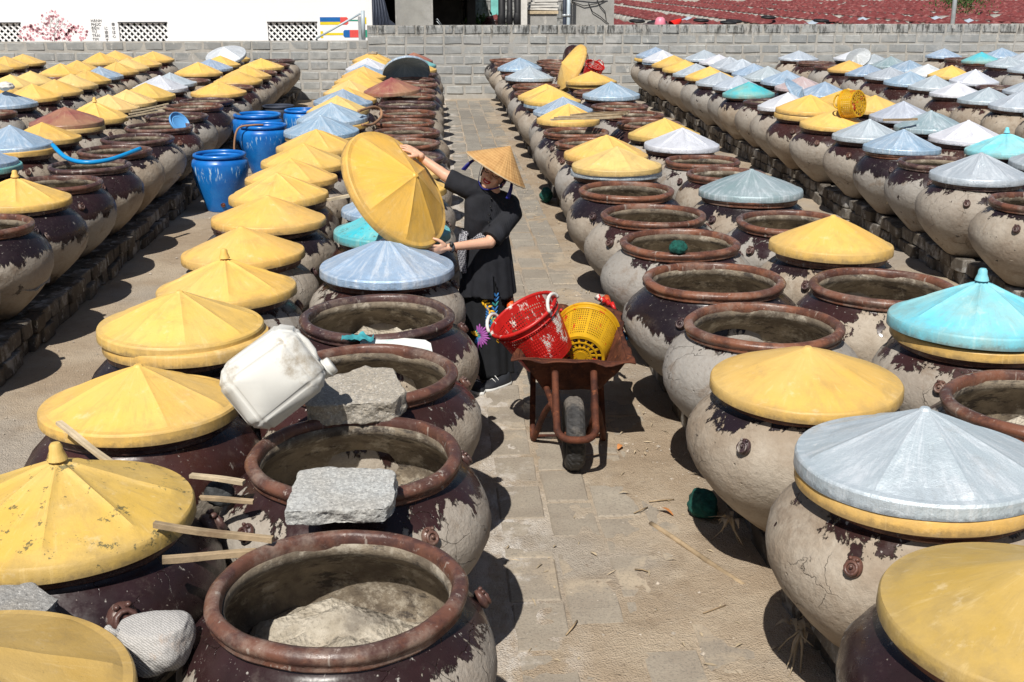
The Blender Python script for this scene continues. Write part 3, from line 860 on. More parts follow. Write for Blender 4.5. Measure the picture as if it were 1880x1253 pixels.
# column: x, wording, list of (y, code[, dx, extra]) ; code 'O' open, else lid letters bottom-up, e.g. 'yb' = blue on yellow
COLUMNS = [
 ('LLc', -8.05, 'far left edge column', [(20.4, 'y'), (21.4, 'y'), (22.45, 'y'), (23.4, 'y'), (24.4, 'y')]),
 ('LLb', -6.42, 'outer column of the far-left block', [(17.0, 'y'), (17.95, 'y'), (18.85, 'p'), (19.75, 'p'), (20.5, 'O'), (21.25, 'y'), (22.3, 'y'), (23.15, 'O'), (24.0, 'y'), (24.9, 'y')]),
 ('LLa', -5.6, 'inner column of the far-left block', [(15.3, 'O'), (16.2, 'b'), (17.1, 'y'), (18.1, 'y'), (19.0, 'p'), (19.95, 'y'), (20.8, 'b'), (21.75, 'y'), (22.6, 'p'), (23.65, 'y'), (24.75, 'y')]),
 ('Lb', -4.08, 'outer column left of the blue barrels', [(10.7, 'tb'), (11.75, 'yb'), (12.65, 'y'), (13.6, 'pm'), (14.6, 'y'), (15.45, 'p'), (16.35, 'p'), (17.3, 'y'), (18.25, 'w'), (19.2, 's'), (20.2, 'O'), (21.4, 'y'), (22.5, 'b'), (23.5, 'y'), (24.25, 'O'), (25.05, 'y')]),
 ('La', -3.15, 'aisle column left of the blue barrels', [(7.1, 'O'), (8.13, 'O'), (9.05, 'y'), (9.98, 'O'), (10.92, 'O'), (11.83, 'O'), (12.78, 'O'), (13.8, 'O'), (14.85, 'O'), (15.87, 'O'), (16.85, 'O'), (17.8, 'y'), (18.75, 'O'), (19.7, 'y'), (20.65, 'y'), (21.7, 'O'), (22.8, 'y'), (23.8, 'O'), (24.8, 'O')]),
 ('Bl', -1.16, 'mostly yellow-lidded column left of the aisle', [(2.43, 'o'), (3.47, 'y'), (4.44, 'y'), (5.34, 'yy'), (6.28, 'y'), (7.15, 'y'), (8.08, 'y'), (9.02, 'y'), (9.92, 'y'), (10.85, 'y'), (11.8, 'y'), (12.75, 'yb'), (13.75, 'yb'), (14.7, 'bp'), (15.6, 'yb'), (16.55, 'y'), (17.5, 'p'), (18.4, 'y'), (19.35, 'y'), (20.3, 'y'), (21.1, 'b'), (22.1, 'w'), (23.15, 'y'), (24.1, 'y')]),
 ('Br', -0.30, 'column beside the woman', [(2.96, 'O'), (3.93, 'O'), (4.86, 'O'), (5.75, 'O'), (6.66, 'b'), (7.6, 't'), (8.5, 'b'), (9.4, 'y'), (10.3, 'p'), (11.25, 'O'), (12.2, 'O'), (13.12, 'O'), (14.1, 'O'), (15.0, 'O'), (16.05, 'O'), (17.1, 'O'), (18.1, 'O'), (19.1, 'O'), (20.1, 'O'), (21.05, 'O'), (22.0, 'y'), (23.0, 't'), (24.0, 'm'), (24.85, 'O')]),
 ('C', 1.62, 'aisle column right of the wheelbarrow', [(2.66, 'o'), (3.56, 'ys'), (4.57, 'y'), (5.46, 'O'), (6.37, 'O'), (7.36, 'O'), (8.32, 'O'), (9.22, 'O'), (10.15, 'sp'), (11.1, 'y'), (12.1, 'O'), (13.02, 'O'), (13.95, 'y'), (14.8, 'b'), (15.7, 'by'), (16.75, 'y'), (17.7, 'O'), (18.65, 'O'), (19.85, 's'), (20.9, 'O'), (21.95, 'b'), (22.95, 'O'), (23.9, 'O'), (24.85, 'O')]),
 ('Cr', 2.50, 'second column right of the aisle', [(4.26, 'O'), (5.22, 'yc'), (6.14, 'O'), (7.02, 'y'), (7.99, 'O'), (8.98, 'g'), (9.95, 'O'), (10.8, 'O'), (11.7, 'w'), (12.6, 'y'), (13.65, 'O'), (14.72, 'O'), (15.75, 'O'), (16.75, 'b'), (17.7, 'O'), (18.65, 'yy'), (19.6, 'O'), (20.5, 'O'), (21.4, 'O'), (22.4, 'O'), (23.4, 'O'), (24.4, 'O')]),
 ('D', 4.62, 'front column of silver-lidded block', [(8.53, 'O'), (9.58, 's'), (10.52, 'O'), (11.4, 'b'), (12.3, 's'), (13.35, 'y'), (14.3, 'yy'), (15.25, 'w'), (16.15, 'O'), (17.05, 't'), (17.9, 's'), (18.8, 's'), (19.75, 'y'), (20.7, 's'), (21.7, 'y'), (22.7, 'y'), (23.65, 'bw'), (24.7, 'yb')]),
 ('Dr', 5.62, 'second column of silver-lidded block', [(10.25, 's'), (11.2, 'c'), (12.1, 'w'), (13.0, 'g'), (13.9, 's'), (14.85, 'y'), (15.85, 'y'), (16.8, 'b'), (17.75, 'k'), (18.7, 'b'), (19.65, 's'), (20.6, 'b'), (21.5, 's'), (22.4, 's'), (23.3, 'w'), (24.35, 's')]),
 ('E', 7.65, 'front column of second silver-lidded block', [(14.1, 's'), (15.0, 's'), (15.92, 's'), (16.85, 'w'), (17.75, 's'), (18.7, 'b'), (19.65, 's'), (20.6, 'b'), (21.5, 'y'), (22.45, 'O'), (23.4, 'O'), (24.6, 's')]),
 ('Er', 8.75, 'rear column of second silver-lidded block', [(16.95, 's'), (17.85, 'O'), (18.75, 'w'), (19.7, 'y'), (20.6, 'w'), (21.5, 'b'), (22.4, 'g'), (23.3, 's'), (24.5, 'w')]),
 ('F', 11.0, 'second last column near right edge', [(19.3, 'O'), (20.3, 'bs'), (21.3, 's'), (22.3, 's'), (23.4, 't'), (24.3, 'O'), (25.1, 'b')]),
 ('Fr', 12.0, 'last column at the right edge', [(21.5, 's'), (22.5, 'b'), (23.5, 's'), (24.6, 'b')]),
]
# hand-set lid shapes / wear of the near lids: (column, index) -> (kind, wear, spin, zoff)
SPECIAL = {('Bl', 0): ('facet', .55, .3), ('Bl', 1): ('knob', .95, .12), ('Bl', 2): ('facet', .35, .5), ('Bl', 3): ('facet', .2, .25), ('Bl', 4): ('knob', .25, .2), ('Bl', 5): ('smooth', .35, 0),
           ('Bl', 6): ('smooth', .25, 0.4), ('Bl', 7): ('ribs', .2, .6), ('Br', 4): ('facet', .3, .3), ('Br', 5): ('facet', 1.0, 0), ('C', 0): ('smooth', .3, .2), ('C', 1): ('facet', .2, .1),
           ('C', 2): ('smooth', .3, 0.5), ('Cr', 1): ('knob', .05, 0.1), ('Cr', 3): ('smooth', .25, .3), ('Cr', 5): ('smooth', .3, 0), ('La', 2): ('knob', .2, 0.3), ('Dr', 3): ('dent', .3, 0), ('Dr', 1): ('knob', .1, .3), ('Lb', 4): ('knob', .1, 0.2)}
JAR_LABEL = {('Br', 0): 'large open mud-coated jar at the very front, crusted sediment inside',
             ('Br', 1): 'open brown jar with a flat grey stone leaning on its front rim',
             ('Br', 2): 'open jar with a thick granite slab propped on its front rim',
             ('Bl', 1): 'dark glazed jar with a lion-head lug under the chipped knobbed yellow lid',
             ('C', 1): 'mud-coated jar pitted with holes under the large silver lid',
             ('C', 2): 'cracked mud-coated jar under the yellow lid, in front of the wheelbarrow aisle',
             ('C', 6): 'open jar with a scrap of green net on its rim',
             ('Cr', 1): 'cracked jar under the sky-blue lid stacked on a yellow lid'}
LID_LABEL = {('Bl', 0, 0): 'mustard yellow lid cut off by the bottom left corner of the photo',
             ('Bl', 1, 0): 'yellow knobbed lid with black chipped paint beside the lion-head lug',
             ('Bl', 2, 0): 'yellow lid with a pale wooden slat across its front edge',
             ('Bl', 3, 1): 'yellow lid directly behind the white jerrycan, upper of two',
             ('Br', 4, 0): 'pale blue ribbed lid directly below the held yellow lid',
             ('Br', 5, 0): 'peeling turquoise lid half hidden behind the held yellow lid',
             ('C', 0, 0): 'mustard yellow lid cut off by the bottom right corner of the photo',
             ('C', 1, 0): 'yellow lid edge showing under the large silver lid at right',
             ('C', 1, 1): 'large silver woven-textured lid with a split at its front edge',
             ('C', 2, 0): 'smooth yellow lid on the cracked jar right of the wheelbarrow',
             ('Cr', 1, 0): 'yellow lid under the sky-blue knobbed lid at the right edge',
             ('Cr', 1, 1): 'bright sky-blue knobbed lid stacked on a yellow lid, right edge',
             ('Cr', 3, 0): 'smooth yellow lid between two open jars, third yellow from front on right',
             ('Dr', 3, 0): 'shiny dented grey-green lid among the silver lids',
             ('D', 9, 0): 'turquoise stained lid among silver lids in front of the block wall',
             ('Dr', 8, 0): 'pinkish white lid with maroon edge among the silver lids',
             ('La', 2, 0): 'yellow ribbed lid at left edge, only lid among open jars'}
NEAR = {('Bl', 1): (-.035, 1.0), ('Br', 0): (0.02, .96), ('Br', 1): (-.01, 1.03), ('Br', 2): (-.02, 1.04), ('Br', 3): (0, 1.05), ('C', 0): (-.05, 1.03), ('C', 1): (0.03, 1.04), ('C', 2): (-.07, 1.0), ('C', 3): (-.02, 1.03), ('C', 4): (-.05, 1.05), ('C', 5): (-.05, 1.04), ('C', 6): (-.04, 1.02), ('C', 7): (-.06, 1.02), ('Cr', 0): (-.1, 1.03), ('Cr', 1): (0.1, 1.03), ('Cr', 2): (0, 1.04)}
jars = {}
lids = {}
rj = random.Random(21)
allpos = [(cx, y) for (_, cx, _, lst) in COLUMNS for (y, *_r) in lst]
for cname, cx, words, lst in COLUMNS:
    n = len(lst)
    for i, item in enumerate(lst):
        y, code = item[0], item[1]
        x = cx + rj.uniform(-0.03, 0.03)
        prev = min([abs(y - l[0]) for j, l in enumerate(lst) if j != i] + [1.1])
        sxy = min(1.03, max(0.92, prev / 0.94)) * rj.uniform(0.985, 1.0)
        sxy = NEAR.get((cname, i), (0, sxy))[1]; x += NEAR.get((cname, i), (0, 0))[0]
        sz = 0.952 + rj.uniform(-0.02, 0.02)
        root = link('clay_jar', None, loc=(x, y, LEDGE), rot=(0, 0, rj.uniform(0, 6.28)), scale=(sxy, sxy, sz))
        spin = root.rotation_euler.z
        is_open = code == 'O'
        lab = JAR_LABEL.get((cname, i))
        if not lab:
            st = 'open brown-rimmed clay jar' if is_open else 'lidded mud-coated clay jar'
            lab = '%s, %s from front, %s' % (st, ordn(i + 1), words)
            if i == n - 1: lab = '%s nearest the back wall, %s' % (st, words)
        tag(root, lab, 'jar', 'clay fish-sauce jars standing in rows')
        lev = rj.uniform(0.49, 0.61)
        if cname in ('D', 'Dr', 'E', 'Er', 'F', 'Fr'): lev = rj.uniform(0.46, 0.59)
        if cname == 'C': lev = rj.uniform(0.50, 0.61)
        if cname in ('Br', 'Bl', 'La') and rj.random() < .3: lev = rj.uniform(0.40, 0.46)
        if (cname, i) in ((('Bl', 1)), ('Bl', 2)): lev = 0.22 if i == 1 else .40
        if (cname, i) == ('Br', 0): lev = 0.50
        if (cname, i) == ('Br', 1): lev = 0.51
        if (cname, i) == ('Br', 2): lev = 0.50
        if (cname, i) == ('Br', 3): lev = 0.50
        if (cname, i) in (('C', 1), ('C', 2), ('C', 3)): lev = (0.62, 0.61, 0.59)[i - 1]
        if (cname, i) in (('C', 4),): lev = 0.45
        if (cname, i) == ('C', 0): lev = 0.44
        hue = rj.choice([0.05, 0.25, 0.6, 0.9]) if cname not in ('C', 'Cr') else rj.choice([0.0, 0.3, 0.7])
        if cname == 'Br' and i < 3: hue = (0.45, 0.55, 0.8)[i]
        mh = rj.choice([0, 0.2, 0.5, 1.0])
        body = link('body', jar_ms[rj.randrange(6)], root, color=(lev, hue, mh, 1))
        rc = {'C': 1.0, 'Cr': 0.8}.get(cname, rj.choice([0.1, 0.45, 0.7, 0.9]))
        if cname == 'Br' and i < 4: rc = (0.55, 0.6, 0.5, 0.1)[i]
        rim = link('rim', rim_ms[rj.randrange(4)], root, color=(lev, rc, 0, 1))
        if is_open:
            link('sediment', sed_ms[i % 4], root, (0, 0, rj.uniform(-.03, .05) + (.09 if y < 7 else 0.03)))
        if y < 15:
            lugs = [-1.05, -2.3, 0.45] if y < 9 else [-1.0, -2.2]
            for a in lugs:
                a2 = a + rj.uniform(-.18, .18) - spin
                lr = 0.458
                link('lug', lug_me, root, (lr * math.cos(a2), lr * math.sin(a2), 0.515), (-0.45, 0, a2 + PI / 2), color=(lev, hue * .6, 0, 1), scale=(1, 1, 1) if not (cname == 'Bl' and i == 1) else (1.6, 1.9, 1.5))
        jars[(cname, i)] = root
        ztop = LEDGE + 0.682 * sz
        if is_open: continue
        for k, ch in enumerate(code):
            colr, fam, word = COLS[ch]
            if (cname, i) == ('Bl', 1): colr = (0.68, 0.44, 0.09)
            sp = SPECIAL.get((cname, i))
            kind = rj.choice(['ribs', 'facet', 'facet', 'facet6', 'smooth']) if fam == 'p' else rj.choice(['facet', 'facet6', 'facet', 'ribs'])
            wear = rj.uniform(0.0, 0.5); sspin = rj.uniform(0, 6.28)
            if sp and k == len(code) - 1: kind, wear, sspin = sp
            jt = rj.uniform(0.90, 1.06)
            c = tuple(min(1, q * jt * rj.uniform(.97, 1.03)) for q in colr)
            dx, dy = (rj.uniform(-.015, .015), rj.uniform(-.015, .015)) if k == 0 else (rj.uniform(-.015, .015), rj.uniform(-.015, .01))
            tilt = 0.025 if k == 0 else 0.035
            zz = ztop - 0.030 + (0.046 * k)
            ls = min(1.035, max(0.93, sxy * rj.uniform(.98, 1.01)))
            lo = link('jar_lid', LM[(kind, fam, rj.randrange(3))], None, (x + dx, y + dy, zz), (rj.uniform(-tilt, tilt), rj.uniform(-tilt, tilt), sspin), (ls, ls, 0.86 if (cname, i) == ('C', 2) else rj.uniform(0.90, 1.06)), (*c, wear))
            ll = LID_LABEL.get((cname, i, k))
            if not ll:
                pw = '' if len(code) == 1 else (' lower' if k == 0 else ' upper')
                ll = '%s%s lid on %s jar from front, %s' % (pw.strip() + ' ' if pw else '', word, ordn(i + 1), words)
            tag(lo, ll, 'lid', 'conical lids on the jars')
            lids[(cname, i, k)] = lo

def free_lid(loc, nrm, spin, kind, colr, fam, wear, label, s=1.0, group='conical lids on the jars'):
    q = Vector(nrm).normalized().to_track_quat('Z', 'Y') @ Quaternion((0, 0, 1), spin)
    o = link('jar_lid', LM[(kind, fam, 1)], None, loc, q, (s, s, s), (*colr, wear)); tag(o, label, 'lid', group)
    return o
# leaning / loose lids
free_lid((-0.42, 20.4, 0.94), (-0.12, 0.66, 0.72), 0, 'facet', (0.33, 0.44, 0.55), 'm', .2, 'pale blue lid standing on edge with its black hollow underside showing')
free_lid((-0.55, 16.9, 0.93), (-0.05, -0.03, 1), 0.3, 'facet', (0.25, 0.055, 0.065), 'p', .5, 'maroon lid lying askew over the open jars beyond the held lid')
free_lid((2.30, 19.35, 1.08), (-0.80, -0.18, 0.42), 0.3, 'smooth', COLS['y'][0], 'p', .2, 'yellow lid standing tilted on edge beside the red basket on the jars')
free_lid((-4.05, 24.2, 0.98), (-0.1, -0.35, 0.85), 0.3, 'facet', (0.62, 0.66, 0.70), 'm', .2, 'silver lid tilted up near the back wall among yellow lids')
free_lid((4.80, 15.5, 1.03), (0.65, -0.35, 0.6), 0.3, 'facet', (0.25, 0.42, 0.60), 'm', .2, 'pale blue lid leaning on edge next to the pinkish white lid', .55)
free_lid((8.2, 22.6, 1.0), (-0.45, -0.50, 0.65), 0.3, 'smooth', (0.45, 0.47, 0.47), 'm', .2, 'grey round lid leaning on edge among silver lids near the wall', .6)

free_lid((-0.243, 6.93, 1.278), (0.69, -0.45, 0.565), 0.35, 'facet', (0.82, 0.47, 0.075), 'p', .25, 'large yellow lid held up on edge by the woman with both hands', 0.97)
# ================================================================== BUILDINGS BEHIND THE WALL
def part_box(name, parent, c, s, mat, rot=None, smooth=False):
    b = MB(); b.box((0, 0, 0), s)
    return link(name, b.mesh(name, mat, smooth=smooth), parent, c, rot or (0, 0, 0))
# white building with three lattice vents and murals
YB = 28.5
wb = link('white_building', None, loc=(-6.2, YB, 0)); tag(wb, 'bright white building behind the low wall with blossom mural and lattice vents', 'building')
def wx(x): return x + 6.2
vents = [(-10.6, -9.377), (-7.174, -6.072), (-3.772, -2.635)]
b = MB(); zt, zb = 1.485, 0.85
def wall_piece(x0, x1, z0, z1):
    b.box((wx((x0 + x1) / 2), 0.1, (z0 + z1) / 2), (x1 - x0, 0.2, z1 - z0))
wall_piece(-14, -1.345, zt, 3.6); wall_piece(-14, -1.345, 0, zb)
xs = [-14] + [q for v_ in vents for q in v_] + [-1.345]
for i in range(0, len(xs), 2): wall_piece(xs[i], xs[i + 1], zb, zt)
b.box((wx(-14.0) + .1, 2.2, 1.8), (0.2, 4.0, 3.6)); b.box((wx(-1.345) - .1, 2.2, 1.8), (0.2, 4.0, 3.6)); b.box((wx(-7.67), 4.3, 1.8), (12.65, 0.2, 3.6))
link('wall', b.mesh('white_wall_mesh', 'white_wall', smooth=False), wb)
part_box('roof', wb, (wx(-7.67), 2.2, 3.68), (13.1, 4.9, 0.14), 'plain_concrete')
for (x0, x1) in vents:
    v_ = link('vent', None, wb, (wx((x0 + x1) / 2), 0.0, (zt + zb) / 2))
    W_, H_ = x1 - x0, zt - zb; s = 0.140
    g_ = MB()
    # square openings turned 45 degrees between crossing bars
    nx = int(W_ / s) + 2
    for sg in (-1, 1):
        for k in range(-12, 24):
            # bar: x = x_k + sg*z, clip to rectangle
            xk = -W_ / 2 + k * s
            p = []
            for z in (-H_ / 2, H_ / 2):
                p.append((xk + sg * z, z))
            (xa, za), (xb, zb_) = p
            def clipx(xa, za, xb, zb_, lim, side):
                if side * xa <= side * lim and side * xb <= side * lim: return xa, za, xb, zb_
                if side * xa > side * lim and side * xb > side * lim: return None
                t = (lim - xa) / (xb - xa); zc = za + t * (zb_ - za)
                return (lim, zc, xb, zb_) if side * xa > side * lim else (xa, za, lim, zc)
            r = clipx(xa, za, xb, zb_, W_ / 2, 1)
            if r: r = clipx(*r, -W_ / 2, -1)
            if not r: continue
            xa, za, xb, zb_ = r
            if abs(xa - xb) < 0.02: continue
            d = Vector((xb - xa, 0, zb_ - za)); L = d.length
            g_.box(((xa + xb) / 2, 0.045 + (0.031 if sg > 0 else 0), (za + zb_) / 2), (L, 0.03, 0.036), Matrix.Rotation(-math.atan2(d.z, d.x), 3, 'Y'))
    link('lattice', g_.mesh('lattice', 'white_wall', smooth=False), v_)
    rr = random.Random(int(x0 * 10)); f_ = MB()
    for _ in range(60):
        p = Vector((rr.uniform(-W_ / 2, W_ / 2), rr.uniform(0.5, 0.9), rr.uniform(-H_ / 2, H_ / 2)))
        q = Euler((rr.uniform(0, 6), rr.uniform(0, 6), 0)).to_matrix()
        f_.add([p + q @ Vector(c) for c in ((-.05, 0, 0), (0, .02, 0), (.05, 0, 0), (0, -.02, 0))], [(0, 1, 2, 3)])
    fo = link('foliage', f_.mesh('vent_foliage', 'leaf_green', fixn=False), v_); fo['kind'] = 'stuff'
    part_box('lintel_shadow_strip', v_, (0, 0.0, H_ / 2 + 0.012), (W_ + 0.02, 0.03, 0.02), 'mural_and_shade_black')  # black strip painted in as the shade along the vent's top edge
# blossom mural: painted dots, 3 mm proud
b = MB(); rr = random.Random(12)
bx = [(-8.66, 1.24)]
for _ in range(300):
    a = rr.uniform(0, PI); r = rr.random() ** 0.6
    cx, cz = -8.66 + 0.80 * r * math.cos(a), 1.10 + 0.72 * r * math.sin(a) * (0.8 + 0.2 * math.sin(a * 5))
    if cz > 1.86 - abs(cx + 8.7) * 0.42: continue
    s = rr.uniform(0.008, 0.026); n = 6
    if s > 0.019:
        for k in range(5):
            aa = k * 2 * PI / 5
            c2 = (cx + s * .8 * math.cos(aa), cz + s * .8 * math.sin(aa))
            b.prism([(wx(c2[0] + s * .55 * math.cos(2 * PI * j / n)), -0.004, c2[1] + s * .55 * math.sin(2 * PI * j / n)) for j in range(n)], (0, 0.003, 0))
    else:
        b.prism([(wx(cx + s * math.cos(2 * PI * j / n)), -0.004, cz + s * math.sin(2 * PI * j / n)) for j in range(n)], (0, 0.003, 0))
link('blossom_mural', b.mesh('blossom', 'mural_pink', smooth=False), wb)
b = MB()
def branch(x, z, a, L, w, d):
    x2, z2 = x + L * math.sin(a), z + L * math.cos(a)
    b.prism([(wx(x - w), -0.006, z), (wx(x + w), -0.006, z), (wx(x2 + w * .6), -0.006, z2), (wx(x2 - w * .6), -0.006, z2)], (0, 0.001, 0))
    if d:
        for q in (-0.5, 0.15, 0.6): branch(x2, z2, a + q + rr.uniform(-.15, .15), L * 0.72, w * .6, d - 1)
branch(-8.66, 0.95, 0.05, 0.26, 0.010, 3)
link('painted_branches', b.mesh('branches', 'mural_grey', smooth=False), wb)
def text(s_, x, z, size, parent, mat='mural_and_shade_black', y=-0.006, align='CENTER'):
    cu = D.curves.new('lettering', 'FONT'); cu.body = s_; cu.size = size; cu.align_x = align; cu.extrude = 0.001
    cu.materials.append(M[mat])
    t_ = D.objects.new('tmp', cu); COL.objects.link(t_)
    dg = bpy.context.evaluated_depsgraph_get(); me = D.meshes.new_from_object(t_.evaluated_get(dg))
    D.objects.remove(t_)
    o = link('lettering', me, parent, (wx(x), y, z), (PI / 2, 0, 0))
    return o
for i, s_ in enumerate(['HẠNH', 'PHÚC', 'ĐẾN', 'TỪ', 'TRÁI', 'TIM']):
    text(s_, -7.79, 1.51 - 0.083 * i, 0.085, wb, align='LEFT')
for i, s_ in enumerate('幸せは心'): text(s_, -7.29, 1.425 - 0.088 * i, 0.085, wb)
for i, s_ in enumerate('に由来す'): text(s_, -7.46, 1.34 - 0.088 * i, 0.085, wb)
# painted oars
def flat(parent, name, pts, mat, y=-0.005):
    b = MB(); b.prism([(wx(x), y, z) for x, z in pts], (0, 0.003, 0)); return link(name, b.mesh(name, mat, smooth=False), parent)
def rect(x0, x1, z0, z1): return [(x0, z0), (x1, z0), (x1, z1), (x0, z1)]
flat(wb, 'oar_shaft', rect(-1.90, -1.545, 1.515, 1.545), 'mural_green')
flat(wb, 'oar_blade', rect(-2.56, -2.09, 1.50, 1.605), 'mural_blue'); flat(wb, 'oar_blade_stripe', rect(-2.56, -2.09, 1.435, 1.499), 'mural_yellow')
flat(wb, 'oar_tip', [(-2.089, 1.435), (-1.94, 1.435), (-1.905, 1.47), (-1.905, 1.57), (-1.94, 1.605), (-2.089, 1.605)], 'mural_red')
flat(wb, 'oar_grip', rect(-1.543, -1.485, 1.45, 1.60), 'mural_yellow')
flat(wb, 'oar_shaft', rect(-2.50, -2.03, 1.20, 1.25), 'mural_yellow'); flat(wb, 'oar_grip', rect(-2.56, -2.50, 1.135, 1.29), 'mural_yellow')
flat(wb, 'oar_blade', [(-2.03, 1.18), (-2.0, 1.145), (-1.88, 1.145), (-1.88, 1.315), (-2.0, 1.315), (-2.03, 1.28)], 'mural_blue')
flat(wb, 'oar_tip', rect(-1.879, -1.68, 1.145, 1.315), 'mural_red'); flat(wb, 'oar_tip', rect(-1.679, -1.40, 1.145, 1.315), 'mural_green')
# post with brace on top of the low wall
pt = link('metal_post', None, loc=(-1.41, 25.72, 1.225)); tag(pt, 'grey metal post with diagonal brace on top of the low wall', 'post')
b = MB(); b.tube([(0, 0, 0), (0, 0, 0.60)], 0.042, 12); link('pipe', b.mesh('post_pipe', 'pvc_grey'), pt)
b = MB(); b.box((-0.075, 0, 0.24), (0.06, 0.05, 0.48)); link('bracket', b.mesh('bracket', 'galvanised', smooth=False), pt)
b = MB(); b.tube([(-1.0, 0.0, 0.03), (-0.05, 0.0, 0.54)], 0.022, 8); link('brace', b.mesh('brace', 'pvc_grey'), pt)

# dark shed with concrete front panel
sh = link('shed', None, loc=(0, 28.6, 0)); tag(sh, 'dark open concrete shed beyond the taller wall, blackness inside its doorway', 'shed')
part_box('front_panel', sh, (-0.37, 0.1, 1.0), (0.88, 0.2, 2.0), 'plain_concrete')
part_box('side_wall', sh, (-1.22, 1.6, 1.3), (0.2, 3.0, 2.6), 'plain_concrete')
part_box('side_wall', sh, (1.0, 1.9, 1.3), (0.2, 2.4, 2.6), 'shed_shade')
part_box('back_wall', sh, (-0.1, 3.2, 1.3), (2.4, 0.2, 2.6), 'shed_shade')
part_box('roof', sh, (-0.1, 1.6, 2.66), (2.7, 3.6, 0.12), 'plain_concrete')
part_box('lintel', sh, (-0.1, 0.1, 2.3), (2.3, 0.18, 0.56), 'shed_shade')
part_box('partition', sh, (0.35, 1.2, 1.0), (0.9, 0.1, 2.0), 'shed_shade')
t_ = link('folded_tarp', None, loc=(-1.1, 28.36, 0)); tag(t_, 'dark navy folded tarp hanging beside the white building corner', 'tarp')
b = MB(); b.prism([(-0.24, 0, 0.9), (0.36, 0, 0.9), (0.28, 0, 1.45), (0.16, 0, 1.55), (0.03, 0, 2.1), (-0.24, 0, 2.1)], (0, 0.10, 0)); link('cloth', b.mesh('tarp_cloth', 'dark_tarp', smooth=False), t_)
b = MB()
for k in range(5): b.tube([(-0.17 + .09 * k, -0.01, 0.9), (-0.2 + .075 * k, -0.02, 1.5), (-0.2 + .05 * k, -0.01, 2.1)], 0.022, 6)
link('fold', b.mesh('tarp_fold', 'dark_tarp'), t_)
p_ = link('leaning_pipe', None, loc=(0.2, 25.95, 1.53)); tag(p_, 'short pale bent pipe end poking above the taller wall', 'pipe')
b = MB(); b.tube([(-0.07, 0, 0.10), (-0.05, 0, 0.12), (0.05, 0, -0.02), (0.03, 0, -0.03), (-0.06, 0, 0.07)], 0.008, 6); link('pipe_end', b.mesh('pipe_end', 'galvanised'), p_)
# wall of pale block behind the shed plus turquoise column
bw = link('block_house', None, loc=(1.6, 31.5, 0)); tag(bw, 'pale block house wall seen between the shed and the black posts', 'house')
part_box('wall', bw, (0.3, 0.1, 1.5), (3.4, 0.2, 3.0), 'mortar')
for r in range(7):
    for k in range(8):
        part_box('block', bw, (-1.2 + 0.41 * k + (0.2 if r % 2 else 0), -0.012, 0.95 + 0.208 * r), (0.39, 0.03, 0.19), 'block_concrete')
tc = part_box('painted_column', None, (1.66, 31.2, 1.2), (0.20, 0.2, 2.4), 'turquoise_paint'); tag(tc, 'turquoise painted column behind the black posts', 'column')
for k, (x0, x1, lb) in enumerate([(1.60, 1.755, 'leftmost of three black posts, next to the tilted jar'), (1.80, 1.93, 'middle one of the three black posts beyond the wall'), (1.97, 2.13, 'rightmost of three black posts, against the pale concrete post')]):
    o = link('black_post', None, loc=((x0 + x1) / 2, 28.5, 0)); tag(o, lb, 'post', 'black posts beyond the wall')
    b = MB(); b.tube([(0, 0, 0), (0.01, 0, 1.2), (0, 0, 2.6)], [(x1 - x0) / 2, (x1 - x0) / 2 * (1.15 if k == 0 else 1), (x1 - x0) / 2], 10); link('shaft', b.mesh('black_shaft', 'black_iron'), o)
    b = MB(); b.ball((0, -0.02, 1.55), ((x1 - x0) / 2 * 1.3, 0.08, 0.2), 10, 8); link('wrapping', b.mesh('wrapping', 'black_iron'), o)
cp = part_box('concrete_post', None, (2.20, 28.45, 1.3), (0.145, 0.16, 2.6), 'slab_white'); tag(cp, 'pale square concrete post right of the black posts', 'post')
tk = link('water_tank', None, loc=(2.64, 28.8, 0)); tag(tk, 'low concrete tank with white slabs stacked on its top', 'tank')
part_box('basin', tk, (0, 0.3, 0.86), (0.72, 0.9, 1.60), 'plain_concrete'); part_box('top_rim', tk, (0, 0.3, 1.70), (0.78, 0.98, 0.07), 'pale_wood')
for k in range(4):
    s_ = part_box('white_slab', None, (2.66 + 0.03 * (k % 2), 29.05, 1.775 + 0.062 * k), (0.72 - 0.05 * k, 0.8, 0.045), 'slab_white', rot=(0, 0.02 * (-1) ** k, 0.05 * k))
    tag(s_, ['bottom white slab lying on the concrete tank', 'second white slab from the bottom on the concrete tank', 'third white slab from the bottom on the concrete tank', 'top white slab of the stack on the concrete tank'][k], 'slab', 'white slabs on the tank')
cc = link('concrete_cistern', None, loc=(3.82, 28.5, 0)); tag(cc, 'tall square concrete cistern with loose cables hanging on its face', 'cistern')
part_box('box', cc, (0, 0.55, 1.3), (1.04, 1.1, 2.6), 'plain_concrete')
for k, pts in enumerate([[(-.5, -.02, 1.95), (-.2, -.04, 1.85), (.1, -.04, 1.9), (.3, -.04, 2.0)], [(-0.5, -.02, 2.0), (0, -.05, 1.99), (.35, -.04, 2.01)], [(.1, -.03, 2.0), (.18, -.04, 1.85), (.3, -.04, 1.72), (.33, -.03, 1.55)], [(-.1, -.03, 1.93), (0, -.04, 1.72), (.2, -.04, 1.6), (.4, -.03, 1.43)]]):
    b = MB(); b.tube(pts, 0.010, 6); link('cable', b.mesh('cable', 'cable_black'), cc)
